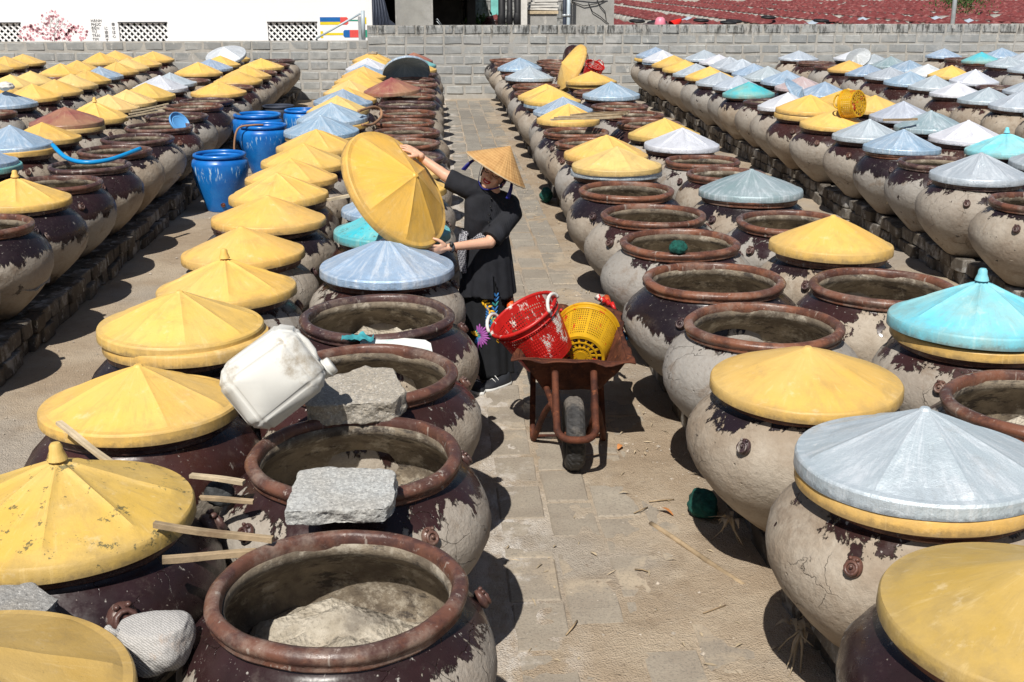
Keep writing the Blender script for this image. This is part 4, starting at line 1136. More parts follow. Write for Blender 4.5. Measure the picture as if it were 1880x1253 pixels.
for k, x in enumerate((3.10, 3.19)):
    o = link('drain_pipe', None, loc=(x, 27.9, 0)); tag(o, ['dark grey vertical pipe left of the concrete cistern', 'pale blue-grey vertical pipe touching the concrete cistern'][k], 'pipe')
    b = MB(); b.tube([(0, 0, 0), (0, 0, 2.7)], 0.042, 10); link('pipe', b.mesh('drain', ['dark_tarp', 'pvc_grey'][k]), o)
    b = MB(); b.tube([(0, 0, 1.62), (0, 0, 1.68)], 0.052, 10); link('clamp', b.mesh('clamp', 'galvanised'), o)
pb = link('bucket', None, loc=(5.05, 26.4, 1.47)); tag(pb, 'pink upturned bucket on a jar just beyond the taller wall', 'bucket')
b = MB(); b.lathe([(0.125, 0), (0.122, 0.06), (0.10, 0.15), (0.06, 0.185), (0.0, 0.19)], 20); link('shell', b.mesh('bucket_shell', 'pink_plastic'), pb)
b = MB(); b.lathe([(0.125, 0), (0.135, 0.0), (0.135, 0.018), (0.124, 0.018)], 20); link('lip', b.mesh('bucket_lip', 'pink_plastic'), pb)
rc_ = link('funnel', None, loc=(5.40, 26.4, 1.52), rot=(0, 1.0, 0.3)); tag(rc_, 'bright red plastic funnel lying tipped beyond the taller wall', 'funnel')
b = MB(); b.lathe([(0.13, -0.10), (0.125, -0.09), (0.05, 0.11), (0.03, 0.15), (0.025, 0.15), (0.045, 0.11), (0.115, -0.10)], 22); link('cone', b.mesh('cone', 'bright_red'), rc_)
b = MB(); b.tube([(0.0, 0.13, -0.09), (0, 0.17, -0.05), (0, 0.15, 0.0), (0, 0.10, 0.02)], 0.008, 6); link('handle', b.mesh('funnel_handle', 'bright_red'), rc_)
for nm, x, lb in (('bucket', 5.05, 0), ('funnel', 5.4, 1)):
    o = link('clay_jar', None, loc=(x + .05, 26.75, 0), scale=(1, 1, 1.28)); tag(o, ['plain jar just beyond the wall under the pink bucket', 'plain jar just beyond the wall under the red funnel'][lb], 'jar', 'jars in the far yard')
    link('body', jar_ms[0], o, (0, 0, 0.5), color=(.7, 0, 1, 1)); link('rim', rim_ms[0], o, (0, 0, 0.5), color=(.7, 0, 1, 1))
pl = link('lamp_pole', None, loc=(13.25, 30, 0)); tag(pl, 'slim grey pole standing beyond the wall at upper right', 'pole')
b = MB(); b.tube([(0, 0, 0), (0, 0, 3.5)], 0.055, 12); link('shaft', b.mesh('pole_shaft', 'galvanised'), pl)
b = MB(); b.tube([(0, 0, 0), (0, 0, 0.5)], 0.09, 12); link('base', b.mesh('pole_base', 'galvanised'), pl)

# ------------------------------------------------------------------ far yard of maroon-lidded jars
def far_lid():
    b = MB(); seg = 8
    def wob(r, z, a, k): return r, z
    b.lathe([(0.01, 0.205), (0.2, 0.122), (0.385, 0.046), (0.402, 0.03), (0.404, 0.0), (0.37, 0.0)], seg); me = b.mesh('far_lid', 'maroon_paint', smooth=False, fixn=False); return me
def far_lid_m():
    b = MB(); b.lathe([(0.01, 0.205), (0.2, 0.122), (0.385, 0.046), (0.402, 0.03), (0.404, 0.0), (0.37, 0.0)], 16); return b.mesh('far_lid', 'lid_metal_paint', fixn=False)
def far_jar():
    b = MB(); b.lathe([(0.02, 0), (0.2, 0), (0.30, 0.11), (0.43, 0.265), (0.48, 0.405), (0.44, 0.52), (0.366, 0.59), (0.38, 0.63), (0.37, 0.68), (0.33, 0.68), (0.30, 0.5), (0.02, 0.45)], 20, cap0=True); return b.mesh('far_jar', ['jar_skin'], fixn=False)
fl, flm, fj = far_lid(), far_lid_m(), far_jar()
def tyre_mesh():
    b = MB(); n = 20
    b.lathe([(0.22 + 0.07 * math.cos(a), 0.05 + 0.05 * math.sin(a)) for a in [2 * PI * i / 8 for i in range(9)]], n); return b.mesh('flat_tyre', 'black_iron', fixn=False)
tym = tyre_mesh()
rf = random.Random(77)
colx = []
x = 6.3
while x < 48: colx += [x, x + 0.95]; x += 3.5
cand = []
for ci, cx in enumerate(colx):
    y = 35.6 + (ci % 2) * 0.4
    ri = 0
    while y < 90:
        ri += 1
        px = 788 + (cx) / y * 2150 * 1.02
        if 1000 < px < 1920 and not (cx < 9.5 and y < 29.5):
            cand.append((y, cx, ci, ri))
        y += 1.06
cand.sort()
rest = []
lim = 140
xs_ord = sorted(set(c[2] for c in cand))
for k, (y, cx, ci, ri) in enumerate(cand):
    xx = cx + rf.uniform(-.05, .05); col = tuple(q * rf.uniform(.8, 1.15) for q in (0.285, 0.048, 0.055))
    openj = rf.random() < (0.22 if y < 33 else 0.05)
    if k < lim:
        # short names of place: column number from left, row from the wall
        cn = xs_ord.index(ci) + 1
        o = link('clay_jar', None, loc=(xx, y, 0.1), scale=rf.uniform(.92, 1.0)); tag(o, 'far-yard jar in the %s column from left, %s row from the wall' % (ordn(cn), ordn(ri)), 'jar', 'jars in the far yard')
        link('body', fj, o, color=(rf.uniform(.5, .7), rf.random(), rf.random(), 1))
        if not openj:
            odd = rf.random() < 0.05
            l_ = link('jar_lid', flm if odd else fl, None, (xx, y, 0.1 + 0.63), (rf.uniform(-.03, .03), rf.uniform(-.03, .03), rf.uniform(0, 6)), 1.0 + rf.uniform(-.03, .08), ((0.5, 0.6, 0.7) if odd else col) + (0.1,))
            tag(l_, '%s far-yard lid in the %s column from left, %s row from the wall' % ('pale blue' if odd else 'maroon', ordn(cn), ordn(ri)), 'lid', 'lids in the far yard')
    else: rest.append((xx, y, col, openj))
b = MB(); b2 = MB()
lp = [(0.01, 0.205), (0.385, 0.046), (0.404, 0.0)]
for (xx, y, col, openj) in rest:
    for B, prof, z0 in ((b2, [(0.2, 0), (0.47, 0.33), (0.45, 0.5), (0.37, 0.6), (0.37, 0.68)], 0.1),) + (() if openj else ((b, lp, 0.73),)):
        n = 8; o_ = len(B.v)
        for (r, z) in prof:
            for i in range(n): B.v.append((xx + r * math.cos(2 * PI * i / n), y + r * math.sin(2 * PI * i / n), z0 + z))
        for q in range(len(prof) - 1):
            for i in range(n): B.f.append((o_ + q * n + i, o_ + q * n + (i + 1) % n, o_ + (q + 1) * n + (i + 1) % n, o_ + (q + 1) * n + i)); B.m.append(0)
o = link('distant_lids', b.mesh('distant_lids', 'maroon_paint', smooth=False, fixn=False), color=(0.26, 0.046, 0.053, 0.1)); tag(o, 'mass of small maroon lids at the far end of the far yard', 'lids', kind='stuff')
o = link('distant_jars', b2.mesh('distant_jars', 'mortar', fixn=False)); tag(o, 'mass of small pale jars at the far end of the far yard', 'jars', kind='stuff')
tys = [(7.3, 42.5), (7.9, 41.5), (7.6, 40.6), (9.7, 43.0), (10.15, 40.8), (10.7, 42.2), (13.0, 46.0), (13.9, 42.4)]
for k, (x, y) in enumerate(tys):
    o = link('old_tyre', tym, None, (x, y, 0.96), (0.05, 0.04, 0)); tag(o, 'flat black tyre resting on the maroon lids, %s counted from the left' % ordn(k + 1), 'tyre', 'tyres on the far lids')
# green shrub and pale building at the end of the yard
bk = link('far_wall', None, loc=(22, 110, 0)); tag(bk, 'pale grey wall closing the far yard behind the maroon lids', 'wall')
part_box('wall', bk, (0, 0, 1.7), (110, 0.4, 3.4), 'mortar')
for k in range(24): part_box('pillar', bk, (-34 + 2.9 * k, -0.25, 1.75), (0.35, 0.12, 3.5), 'plain_concrete')
def shrub(x, y, z, r, n, lb):
    o = link('shrub', None, loc=(x, y, 0)); tag(o, lb, 'shrub')
    b = MB(); rr = random.Random(int(x * 10))
    for _ in range(n):
        p = Vector((rr.gauss(0, r * .5), rr.gauss(0, r * .3), z + rr.gauss(0, r * .28)))
        q = Euler((rr.uniform(0, 6), rr.uniform(0, 6), rr.uniform(0, 6))).to_matrix(); s = rr.uniform(.04, .1)
        b.add([p + q @ Vector(c) for c in ((-s, 0, 0), (0, s * .4, 0), (s, 0, 0), (0, -s * .4, 0))], [(0, 1, 2, 3)])
    link('foliage', b.mesh('foliage', 'leaf_green', fixn=False), o)
    b = MB()
    for k in range(6): b.tube([(0, 0, 0), (rr.uniform(-.3, .3), rr.uniform(-.3, .3), z * .6), (rr.uniform(-.6, .6), rr.uniform(-.3, .3), z)], [0.03, .02, .01], 5)
    link('stem', b.mesh('stem', 'dry_wood'), o)
shrub(26.0, 58, 1.6, 1.3, 1500, 'green shrub among the far maroon lids left of the pole')
shrub(1.25, 29.9, 1.42, 0.35, 220, 'small dry green plant beside the tilted far jar')
tj = link('clay_jar', None, loc=(1.52, 29.7, 1.02), rot=(0, 0.18, 0), scale=0.72); tag(tj, 'narrow brown jar with a maroon lid between the shed and black posts', 'jar', 'jars in the far yard')
link('body', fj, tj, color=(.2, .8, .3, 1))
tp_ = part_box('concrete_plinth', None, (1.5, 29.7, 0.5), (0.7, 0.7, 1.0), 'plain_concrete'); tag(tp_, 'concrete plinth under the narrow brown jar beyond the wall', 'plinth')
l_ = link('jar_lid', fl, None, (1.60, 29.68, 1.50), (0, 0.15, 0), .62, (0.285, 0.048, 0.055, .1)); tag(l_, 'maroon lid on the narrow jar next to the black posts', 'lid')
# ================================================================== BARRELS AND LOOSE THINGS
def blue_barrel(x, y, s, lb, z=1.0, tilt=0.0, mat='blue_glaze'):
    o = link('blue_barrel', None, loc=(x, y, 0), rot=(tilt, 0, 0), scale=(s, s, s * z)); tag(o, lb, 'barrel', 'blue glazed barrels on the ground')
    prof = [(0.02, 0), (0.165, 0), (0.172, 0.012), (0.20, 0.10), (0.245, 0.22), (0.285, 0.34), (0.303, 0.44), (0.303, 0.50), (0.292, 0.535), (0.262, 0.552), (0.256, 0.57), (0.25, 0.57), (0.25, 0.54), (0.285, 0.48), (0.28, 0.36), (0.23, 0.2), (0.15, 0.03), (0.02, 0.03)]
    b = MB(); b.lathe(prof, 48, cap0=True); b.f.append(tuple(len(b.v) - 48 + i for i in range(48))); b.m.append(0)
    link('body', b.mesh('barrel_body', mat, fixn=False), o)
    b = MB(); b.lathe([(0.25, 0.568), (0.262, 0.560), (0.28, 0.566), (0.286, 0.582), (0.28, 0.598), (0.266, 0.604), (0.252, 0.598), (0.246, 0.584), (0.25, 0.568)], 48)
    link('rim', b.mesh('barrel_rim', mat, fixn=False), o)
    b = MB(); b.tube([(0.02 * math.cos(a), -0.004, 0.02 * math.sin(a)) for a in [2 * PI * i / 10 for i in range(10)]], 0.006, 6, closed=True); b.ball((0, 0.0, 0), (0.012, 0.01, 0.012), 8, 6)
    link('bung', b.mesh('bung', 'rusty_steel'), o, (0.035, -0.192, 0.085))
    return o
blue_barrel(-2.36, 13.2, 1.02, 'blue glazed barrel with white drips, nearest of the barrels', 1.04)
blue_barrel(-2.22, 15.75, 1.08, 'blue barrel with a brown hose over its rim, middle of the gap')
blue_barrel(-2.42, 16.65, 1.15, 'open blue barrel half in shade behind the barrel with the hose', 1.0)
blue_barrel(-1.98, 18.3, 0.95, 'small blue barrel farthest back beside the yellow-lidded column')
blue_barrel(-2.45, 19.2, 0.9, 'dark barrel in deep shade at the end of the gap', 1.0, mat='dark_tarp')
def hose(name, pts, r, mat, lb, cat, seg=8):
    P = [Vector(p) for p in pts]; out = []
    for i in range(len(P) - 1):
        p0, p1, p2, p3 = P[max(i - 1, 0)], P[i], P[i + 1], P[min(i + 2, len(P) - 1)]
        for k in range(8):
            t = k / 8
            out.append(0.5 * ((2 * p1) + (p2 - p0) * t + (2 * p0 - 5 * p1 + 4 * p2 - p3) * t * t + (3 * p1 - p0 - 3 * p2 + p3) * t ** 3))
    out.append(P[-1])
    b = MB(); b.tube(out, r, seg); o = link(name, b.mesh(name, mat)); tag(o, lb, cat); return o
hose('brown_hose', [(-2.20, 15.61, 0.655), (-2.33, 15.51, 0.665), (-2.50, 15.45, 0.63), (-2.56, 15.41, 0.4), (-2.53, 15.38, 0.15), (-2.50, 15.33, 0.02)], 0.013, 'brown_hose', 'thin brown hose hanging over the rim of a blue barrel', 'hose')
hose('blue_hose', [(-3.50, 11.12, 1.02), (-3.33, 10.92, 0.93), (-3.12, 10.78, 0.905), (-2.93, 10.90, 0.912), (-2.74, 11.25, 0.96)], 0.021, 'blue_hose', 'short bright blue hose laid across the open jars at left', 'hose')
hose('brown_strap', [(-0.83, 13.55, 1.045), (-0.68, 13.95, 1.05), (-0.60, 14.05, 1.0), (-0.60, 13.9, 0.93), (-0.68, 13.5, 0.90), (-0.78, 13.3, 0.92)], 0.016, 'brown_hose', 'curved brown strap around the edge of stacked lids beyond the held lid', 'strap')
ds = link('plastic_disc', None, loc=(-2.93, 13.95, 0.88), rot=(0.7, 0.75, 0.3), scale=0.85); tag(ds, 'light blue plastic disc leaning inside an open jar at left', 'disc')
b = MB(); b.lathe([(0.0, 0.0), (0.13, 0.0), (0.145, 0.012), (0.15, 0.03), (0.158, 0.03), (0.158, 0.0), (0.15, -0.012), (0.0, -0.012)], 28); link('plate', b.mesh('disc', 'light_blue_plastic'), ds)
b = MB(); b.lathe([(0.09, 0.001), (0.10, 0.008), (0.11, 0.001)], 28); link('ring', b.mesh('disc_ring', 'light_blue_plastic'), ds)

def slab(lb, outline, thick, loc, rot, col, seed, cat='stone'):
    bm = bmesh.new()
    vs = [bm.verts.new((x, y, 0)) for x, y in outline]; f = bm.faces.new(vs)
    r = bmesh.ops.extrude_face_region(bm, geom=[f]); 
    bmesh.ops.translate(bm, vec=(0, 0, -thick), verts=[v for v in r['geom'] if isinstance(v, bmesh.types.BMVert)])
    bmesh.ops.triangulate(bm, faces=bm.faces[:])
    for _ in range(6):
        es = [e for e in bm.edges if e.calc_length() > 0.018]
        if not es: break
        bmesh.ops.subdivide_edges(bm, edges=es, cuts=1); bmesh.ops.triangulate(bm, faces=[f for f in bm.faces if len(f.verts) > 3])
    bmesh.ops.smooth_vert(bm, verts=bm.verts, factor=0.5, use_axis_x=True, use_axis_y=True, use_axis_z=True)
    bm.normal_update()
    for v in bm.verts:
        side = 1 - abs(v.normal.z)
        v.co += v.normal * ((0.004 + 0.010 * side) * noise.fractal(v.co * 14 + Vector((seed, 0, 0)), 0.8, 2.0, 5))
    bmesh.ops.recalc_face_normals(bm, faces=bm.faces)
    me = D.meshes.new('stone_slab'); bm.to_mesh(me); bm.free(); me.materials.append(M['granite'])
    me.polygons.foreach_set('use_smooth', [True] * len(me.polygons)); smoothby(me, 40)
    o = link('stone_slab', me, None, loc, rot, color=(*col, 1)); tag(o, lb, cat); return o
slab('flat grey granite slab leaning between the two nearest open jars', [(-0.165, -0.12), (0.145, -0.12), (0.175, -0.07), (0.17, 0.10), (0.13, 0.13), (-0.10, 0.15), (-0.14, 0.13)], 0.05, (-0.315, 3.44, 0.945), (0.12, 0.0, 0.0), (0.50, 0.51, 0.50), 3)
slab('thick tan granite block propped between the second and third open jars', [(-0.18, -0.12), (0.16, -0.13), (0.20, -0.06), (0.16, 0.13), (0.05, 0.16), (-0.12, 0.08), (-0.19, 0.03)], 0.09, (-0.33, 4.36, 0.965), (0.20, -0.03, 0.05), (0.43, 0.39, 0.33), 8)
slab('rough grey stone between the two nearest yellow lids at bottom left', [(-0.13, -0.08), (0.10, -0.09), (0.15, 0.02), (0.07, 0.10), (-0.10, 0.08)], 0.09, (-1.20, 2.92, 0.87), (0.1, 0.12, 0.2), (0.35, 0.345, 0.33), 12)
slab('flat tan stone lying on the last yellow lid of the left column', [(-0.09, -0.05), (0.09, -0.05), (0.10, 0.05), (-0.08, 0.06)], 0.03, (-1.16, 24.02, 1.075), (0.1, 0, 0), (0.45, 0.38, 0.30), 15)
# stone wrapped in net
bm = bmesh.new(); bmesh.ops.create_icosphere(bm, subdivisions=5, radius=1)
for v in bm.verts:
    p = v.co.copy(); f_ = 1 + 0.22 * noise.noise(p * 1.3 + Vector((3, 1, 0))) + 0.03 * noise.noise(p * 6)
    v.co = Vector((p.x * 0.098 * f_ * (1 - .12 * p.z * -1), p.y * 0.09 * f_, p.z * 0.092 * f_))
    if v.co.z > 0.055: v.co.z = 0.055 + (v.co.z - 0.055) * 0.25
me = D.meshes.new('netted_stone'); bm.to_mesh(me); bm.free(); me.materials.append(M['netted_stone']); me.polygons.foreach_set('use_smooth', [True] * len(me.polygons))
ns = link('netted_stone', None, loc=(-0.765, 2.84, 0.785)); tag(ns, 'round stone wrapped in pale net wedged beside the front open jar', 'stone')
link('wrapped_stone', me, ns)
b = MB(); b.tube([(-0.085, -0.02, 0.04), (-0.11, -0.03, 0.05), (-0.118, -0.035, 0.065)], [0.014, 0.010, 0.006], 6); b.ball((-0.12, -0.03, 0.06), 0.012, 6, 5); link('net_knot', b.mesh('net_knot', 'netted_stone'), ns)

# wooden slats and sticks
def stick(p0, p1, w, h, lb, mat='dry_wood', seed=1, name='wooden_slat', flat_=True, cat='slat'):
    p0, p1 = Vector(p0), Vector(p1); d = p1 - p0; n = 14; rr = random.Random(seed)
    u = Vector((0, 0, 1)); s_ = d.cross(u).normalized(); u2 = s_.cross(d).normalized()
    b = MB(); rings = []
    for i in range(n + 1):
        t = i / n; c = p0 + d * t + u2 * (0.006 * d.length * math.sin(t * 5 + seed)) + s_ * (0.006 * d.length * math.sin(t * 4 + seed * 2))
        ww = w * (1 + .12 * noise.noise(c * 9)) ; hh = h * (1 + .15 * noise.noise(c * 11))
        if flat_: ring = [c + s_ * a * ww / 2 + u2 * b_ * hh / 2 for a, b_ in ((-1, -1), (1, -1), (1, 1), (.3, 1.15), (-.3, .95), (-1, 1))]
        else: ring = [c + s_ * math.cos(q) * ww / 2 + u2 * math.sin(q) * hh / 2 for q in [2 * PI * j / 7 for j in range(7)]]
        rings.append(ring)
    k = len(rings[0])
    for r in rings: b.v += [tuple(p) for p in r]
    for i in range(n):
        for j in range(k): b.f.append((i * k + j, i * k + (j + 1) % k, (i + 1) * k + (j + 1) % k, (i + 1) * k + j)); b.m.append(0)
    b.f.append(tuple(range(k))[::-1]); b.m.append(0); b.f.append(tuple(n * k + j for j in range(k))); b.m.append(0)
    o = link(name, b.mesh(name, mat, smooth=not flat_)); tag(o, lb, cat); return o
stick((-1.375, 4.07, 0.955), (-1.13, 3.84, 0.885), 0.024, 0.012, 'pale wooden slat lying across the front edge of a yellow lid', 'pale_wood', 2)
stick((-0.86, 3.27, 0.925), (-0.50, 3.20, 0.895), 0.020, 0.016, 'rough brown slat pointing at the front open jar rim', 'dry_wood', 3)
stick((-0.82, 3.17, 0.86), (-0.55, 3.22, 0.845), 0.024, 0.018, 'splintered slat under the rough brown slat beside the front jar', 'dry_wood', 4)
stick((-0.85, 3.76, 0.87), (-0.66, 3.70, 0.865), 0.024, 0.012, 'short pale slat between yellow lid and second open jar', 'pale_wood', 5)
stick((-0.80, 3.64, 0.84), (-0.62, 3.62, 0.83), 0.020, 0.012, 'short brown splinter beneath the short pale slat', 'dry_wood', 6)
stick((-0.78, 8.62, 0.93), (-0.58, 8.74, 0.95), 0.035, 0.018, 'pale slat poking out below a yellow lid near the held lid', 'pale_wood', 7)
for k in range(7):
    stick((1.28 + .05 * k, 12.75 + .05 * k, 1.02 + .012 * (k % 3)), (2.12 + .03 * k, 13.2 + .09 * k, 1.0 + .012 * (k % 2)), 0.028, 0.018, 'dry stick in the bundle laid across the lid and open jars, %s from the front' % ordn(k + 1), 'dry_wood' if k % 2 else 'pale_wood', 20 + k, 'dry_stick', cat='stick')
for k in range(3):
    stick((-3.62, 14.6 - .12 * k, 0.95 - .02 * k), (-3.25, 14.95 - .12 * k, 1.0 - .03 * k), 0.025, 0.015, 'pale slat between knobbed yellow lid and open jars at left, %s from the back' % ordn(k + 1), 'pale_wood', 40 + k)
stick((1.0, 5.02, 0.012), (1.29, 4.40, 0.018), 0.026, 0.024, 'long dry stick lying on the sand right of the aisle', 'dry_wood', 31, 'fallen_stick', False, 'stick')
stick((5.0, 12.85, 0.98), (5.35, 12.75, 1.0), 0.05, 0.02, 'short brown plank stuck between yellow and silver lids', 'dry_wood', 33)

# jerrycan
jc = link('jerrycan', None); tag(jc, 'white plastic jerrycan lying tilted on the lids at left', 'jerrycan')
bm = bmesh.new(); bmesh.ops.create_cube(bm, size=1)
for v in bm.verts: v.co = Vector((v.co.x * 0.285, v.co.y * 0.25, v.co.z * 0.345))
bmesh.ops.bevel(bm, geom=bm.edges[:], offset=0.052, segments=1, affect='EDGES')
bmesh.ops.bevel(bm, geom=bm.edges[:], offset=0.012, segments=3, affect='EDGES')
bmesh.ops.triangulate(bm, faces=bm.faces[:])
for _ in range(4): bmesh.ops.subdivide_edges(bm, edges=[e for e in bm.edges if e.calc_length() > 0.022], cuts=1)
bmesh.ops.triangulate(bm, faces=[f for f in bm.faces if len(f.verts) > 3])
for v in bm.verts:
    c = v.co
    # side rings embossed, grip recess on top, slight bulge
    rx_, rz_ = c.x, c.z + 0.02
    rr_ = math.hypot(rx_, rz_)
    if abs(c.y) > 0.10: c.y += (1 if c.y > 0 else -1) * (0.0045 * math.exp(-((rr_ - 0.062) / 0.004) ** 2) + 0.004 * noise.noise(c * 5))
    if c.z > 0.12:
        d = math.exp(-(((c.x + 0.015) / 0.05) ** 2 + (c.y / 0.045) ** 2))
        c.z -= 0.05 * d
    c += Vector((noise.noise(c * 6), noise.noise(c * 6 + Vector((9, 0, 0))), noise.noise(c * 6 + Vector((0, 9, 0))))) * 0.004
me = D.meshes.new('jerrycan_body'); bm.to_mesh(me); bm.free(); me.materials.append(M['white_plastic']); me.polygons.foreach_set('use_smooth', [True] * len(me.polygons))
link('body', me, jc)
b = MB(); b.tube([(-0.080, 0, 0.135), (-0.065, 0, 0.160), (-0.03, 0, 0.170), (0.01, 0, 0.170), (0.035, 0, 0.160), (0.045, 0, 0.13)], [0.018, .016, .014, .014, .016, .018], 10); link('handle', b.mesh('can_handle', 'white_plastic'), jc)
b = MB(); b.lathe([(0.0, 0.197), (0.030, 0.197), (0.034, 0.193), (0.035, 0.172), (0.030, 0.17), (0.030, 0.145)], 24); link('cap', b.mesh('can_cap', 'white_plastic'), jc, (0.095, 0, 0))
b = MB(); b.tube([(0.034 * math.cos(a), 0.034 * math.sin(a), 0.171) for a in [2 * PI * i / 20 for i in range(20)]], 0.005, 6, closed=True); link('cap_ring', b.mesh('cap_ring', 'white_plastic'), jc, (0.095, 0, 0))
zax = Vector((0.80, 0.16, 0.56)).normalized(); yax = Vector((0.30, -0.80, 0.30)); yax = (yax - zax * yax.dot(zax)).normalized(); xax = (-yax).cross(zax) * -1
mt = Matrix((xax, -yax, zax)).transposed()
if mt.determinant() < 0: mt = Matrix((-xax, -yax, zax)).transposed()
jc.location = (-0.60, 4.13, 1.095); jc.rotation_euler = mt.to_euler()

# board and cloth between jars 3 and 4
bd = link('white_board', None, loc=(-0.18, 5.32, 0.835), rot=(0.15, 0.08, -0.10)); tag(bd, 'white board with green paint smears wedged between two open jars', 'board')
b = MB(); b.prism([(-0.18, -0.05, 0), (0.17, -0.07, 0), (0.15, 0.03, 0), (0.12, 0.06, 0), (-0.17, 0.06, 0)], (0, 0, 0.008)); link('panel', b.mesh('board_panel', 'board_white', smooth=False), bd)
b = MB()
for i in range(13):
    for j in range(7):
        p = Vector(((i / 12 - .5) * .15, (j / 6 - .5) * .08, 0)); b.v.append((p.x, p.y, 0.02 + 0.03 * noise.noise(p * 26) + 0.012 * noise.noise(p * 60)))
for i in range(12):
    for j in range(6): b.f.append((i * 7 + j, i * 7 + j + 1, i * 7 + j + 8, i * 7 + j + 7)); b.m.append(0)
cl = link('turquoise_cloth', b.mesh('cloth_scrap', 'turquoise_cloth'), loc=(-0.37, 5.30, 0.86)); tag(cl, 'scrap of turquoise cloth behind the third open jar', 'cloth')

def net_scrap(name, loc, s, mat, lb, cat, seed, flat_=1.0, n=3):
    bm = bmesh.new(); bmesh.ops.create_icosphere(bm, subdivisions=4, radius=1)
    for v in bm.verts:
        p = v.co.copy(); f_ = 1 + 0.22 * noise.fractal(p * 1.3 + Vector((seed, 0, 0)), .8, 2, 4)
        v.co = Vector((p.x * s[0] * f_, p.y * s[1] * f_, p.z * s[2] * f_))
    me = D.meshes.new(name); bm.to_mesh(me); bm.free(); me.materials.append(M[mat]); me.polygons.foreach_set('use_smooth', [True] * len(me.polygons))
    o = link(name, me, None, loc); tag(o, lb, cat); return o
net_scrap('green_net', (1.50, 7.0, 0.905), (0.055, 0.05, 0.045), 'green_net', 'crumpled green net hanging on the rim of an open jar', 'net', 2)
net_scrap('net_bag', (1.27, 5.10, 0.07), (0.07, 0.11, 0.06), 'green_net', 'full green net bag on the sand against the right ledge', 'bag', 5)
net_scrap('net_bag', (1.30, 13.4, 0.09), (0.07, 0.12, 0.08), 'green_net', 'dark green net bag on the ground far up the aisle', 'bag', 8)
net_scrap('net_bundle', (-0.76, 3.78, 0.79), (0.05, 0.04, 0.05), 'black_net', 'small tangle of dark netting between yellow lid and open jar', 'net', 11)
net_scrap('cloth_bundle', (-5.58, 16.1, 1.13), (0.10, 0.10, 0.055), 'slab_white', 'white cloth bundle sitting on the blue lid at far left', 'cloth', 13)
net_scrap('foam_lump', (-1.66, 12.35, 0.5), (0.07, 0.07, 0.05), 'slab_white', 'small white lump beside the yellow lids and blue barrel', 'lump', 14)

# colander on the lids
def basket(name, R1, R2, H, rows, cols, mat, holes=True, bottom=True):
    """woven-look plastic basket, origin at bottom centre, opening +z; returns three meshes"""
    b = MB(); seg = cols
    def P(u, t, off=0):
        r = R2 + (R1 - R2) * t + off; a = 2 * PI * u / seg
        return (r * math.cos(a), r * math.sin(a), H * t)
    band0, band1 = 0.10, 0.86
    th = 0.004
    for i in range(seg):
        solid_rib = (i % 9 == 0)
        for (t0, t1, solid) in [(0, band0, True)] + [(band0 + (band1 - band0) * j / rows, band0 + (band1 - band0) * (j + 1) / rows, False) for j in range(rows)] + [(band1, 1, True)]:
            if solid or solid_rib or not holes:
                q = [P(i, t0), P(i + 1, t0), P(i + 1, t1), P(i, t1)]; b.add(q, [(0, 1, 2, 3)])
            else:
                f_ = 0.27; g = 0.24
                o = [P(i, t0), P(i + 1, t0), P(i + 1, t1), P(i, t1)]
                dt = t1 - t0
                inn = [P(i + f_, t0 + g * dt), P(i + 1 - f_, t0 + g * dt), P(i + 1 - f_, t1 - g * dt), P(i + f_, t1 - g * dt)]
                b.add(o + inn, [(0, 1, 5, 4), (1, 2, 6, 5), (2, 3, 7, 6), (3, 0, 4, 7)])
    side = b.mesh(name + '_side', mat, smooth=False, weld=True, fixn=True)
    bb = MB()
    ringsr = [R2 * q for q in (1, 0.80, 0.78, 0.55, 0.53, 0.30, 0.27)]
    for (ra, rb) in ((1.0, 0.88), (0.70, 0.63), (0.45, 0.38), (0.22, 0.0)):
        n = 40
        for i in range(n):
            a0, a1 = 2 * PI * i / n, 2 * PI * (i + 1) / n
            bb.add([(R2 * ra * math.cos(a0), R2 * ra * math.sin(a0), 0), (R2 * ra * math.cos(a1), R2 * ra * math.sin(a1), 0), (R2 * rb * math.cos(a1), R2 * rb * math.sin(a1), 0), (R2 * rb * math.cos(a0), R2 * rb * math.sin(a0), 0)], [(0, 1, 2, 3)])
    for i in range(16):
        a = 2 * PI * i / 16; d = Vector((math.cos(a), math.sin(a), 0)); s_ = Vector((-d.y, d.x, 0)) * 0.006
        bb.add([d * R2 * .2 - s_, d * R2 * .2 + s_, d * R2 * .9 + s_, d * R2 * .9 - s_], [(0, 1, 2, 3)])
    for v_ in range(len(bb.v)): pass
    bot = bb.mesh(name + '_bottom', mat, smooth=False, weld=False)
    rb_ = MB(); rb_.lathe([(R1 - 0.004, H * 0.985), (R1 + 0.010, H * 0.985), (R1 + 0.014, H), (R1 + 0.010, H + 0.012), (R1, H + 0.014), (R1 - 0.006, H + 0.006), (R1 - 0.004, H * 0.985)], 60)
    rb_.lathe([(R1 * .985, H * .86), (R1 * .985 + .006, H * .865), (R1 * .985 + .006, H * .88), (R1 * .985, H * .885)], 60)
    rim = rb_.mesh(name + '_rim', mat)
    return side, bot, rim
def handle_mesh(R, mat, h=0.055, w=0.075, wrap=True):
    b = MB(); n = 14
    pts = [(R + 0.006, -w * math.cos(PI * i / n), h * math.sin(PI * i / n)) for i in range(n + 1)]
    b.tube(pts, [0.009 + (0.0015 * (i % 2) if wrap else 0) for i in range(n + 1)], 8)
    return b.mesh('basket_handle', mat)
def place_axis(o, bottom, axis, spin):
    q = Vector(axis).normalized().to_track_quat('Z', 'Y') @ Quaternion((0, 0, 1), spin)
    o.location = bottom; o.rotation_euler = q.to_euler()
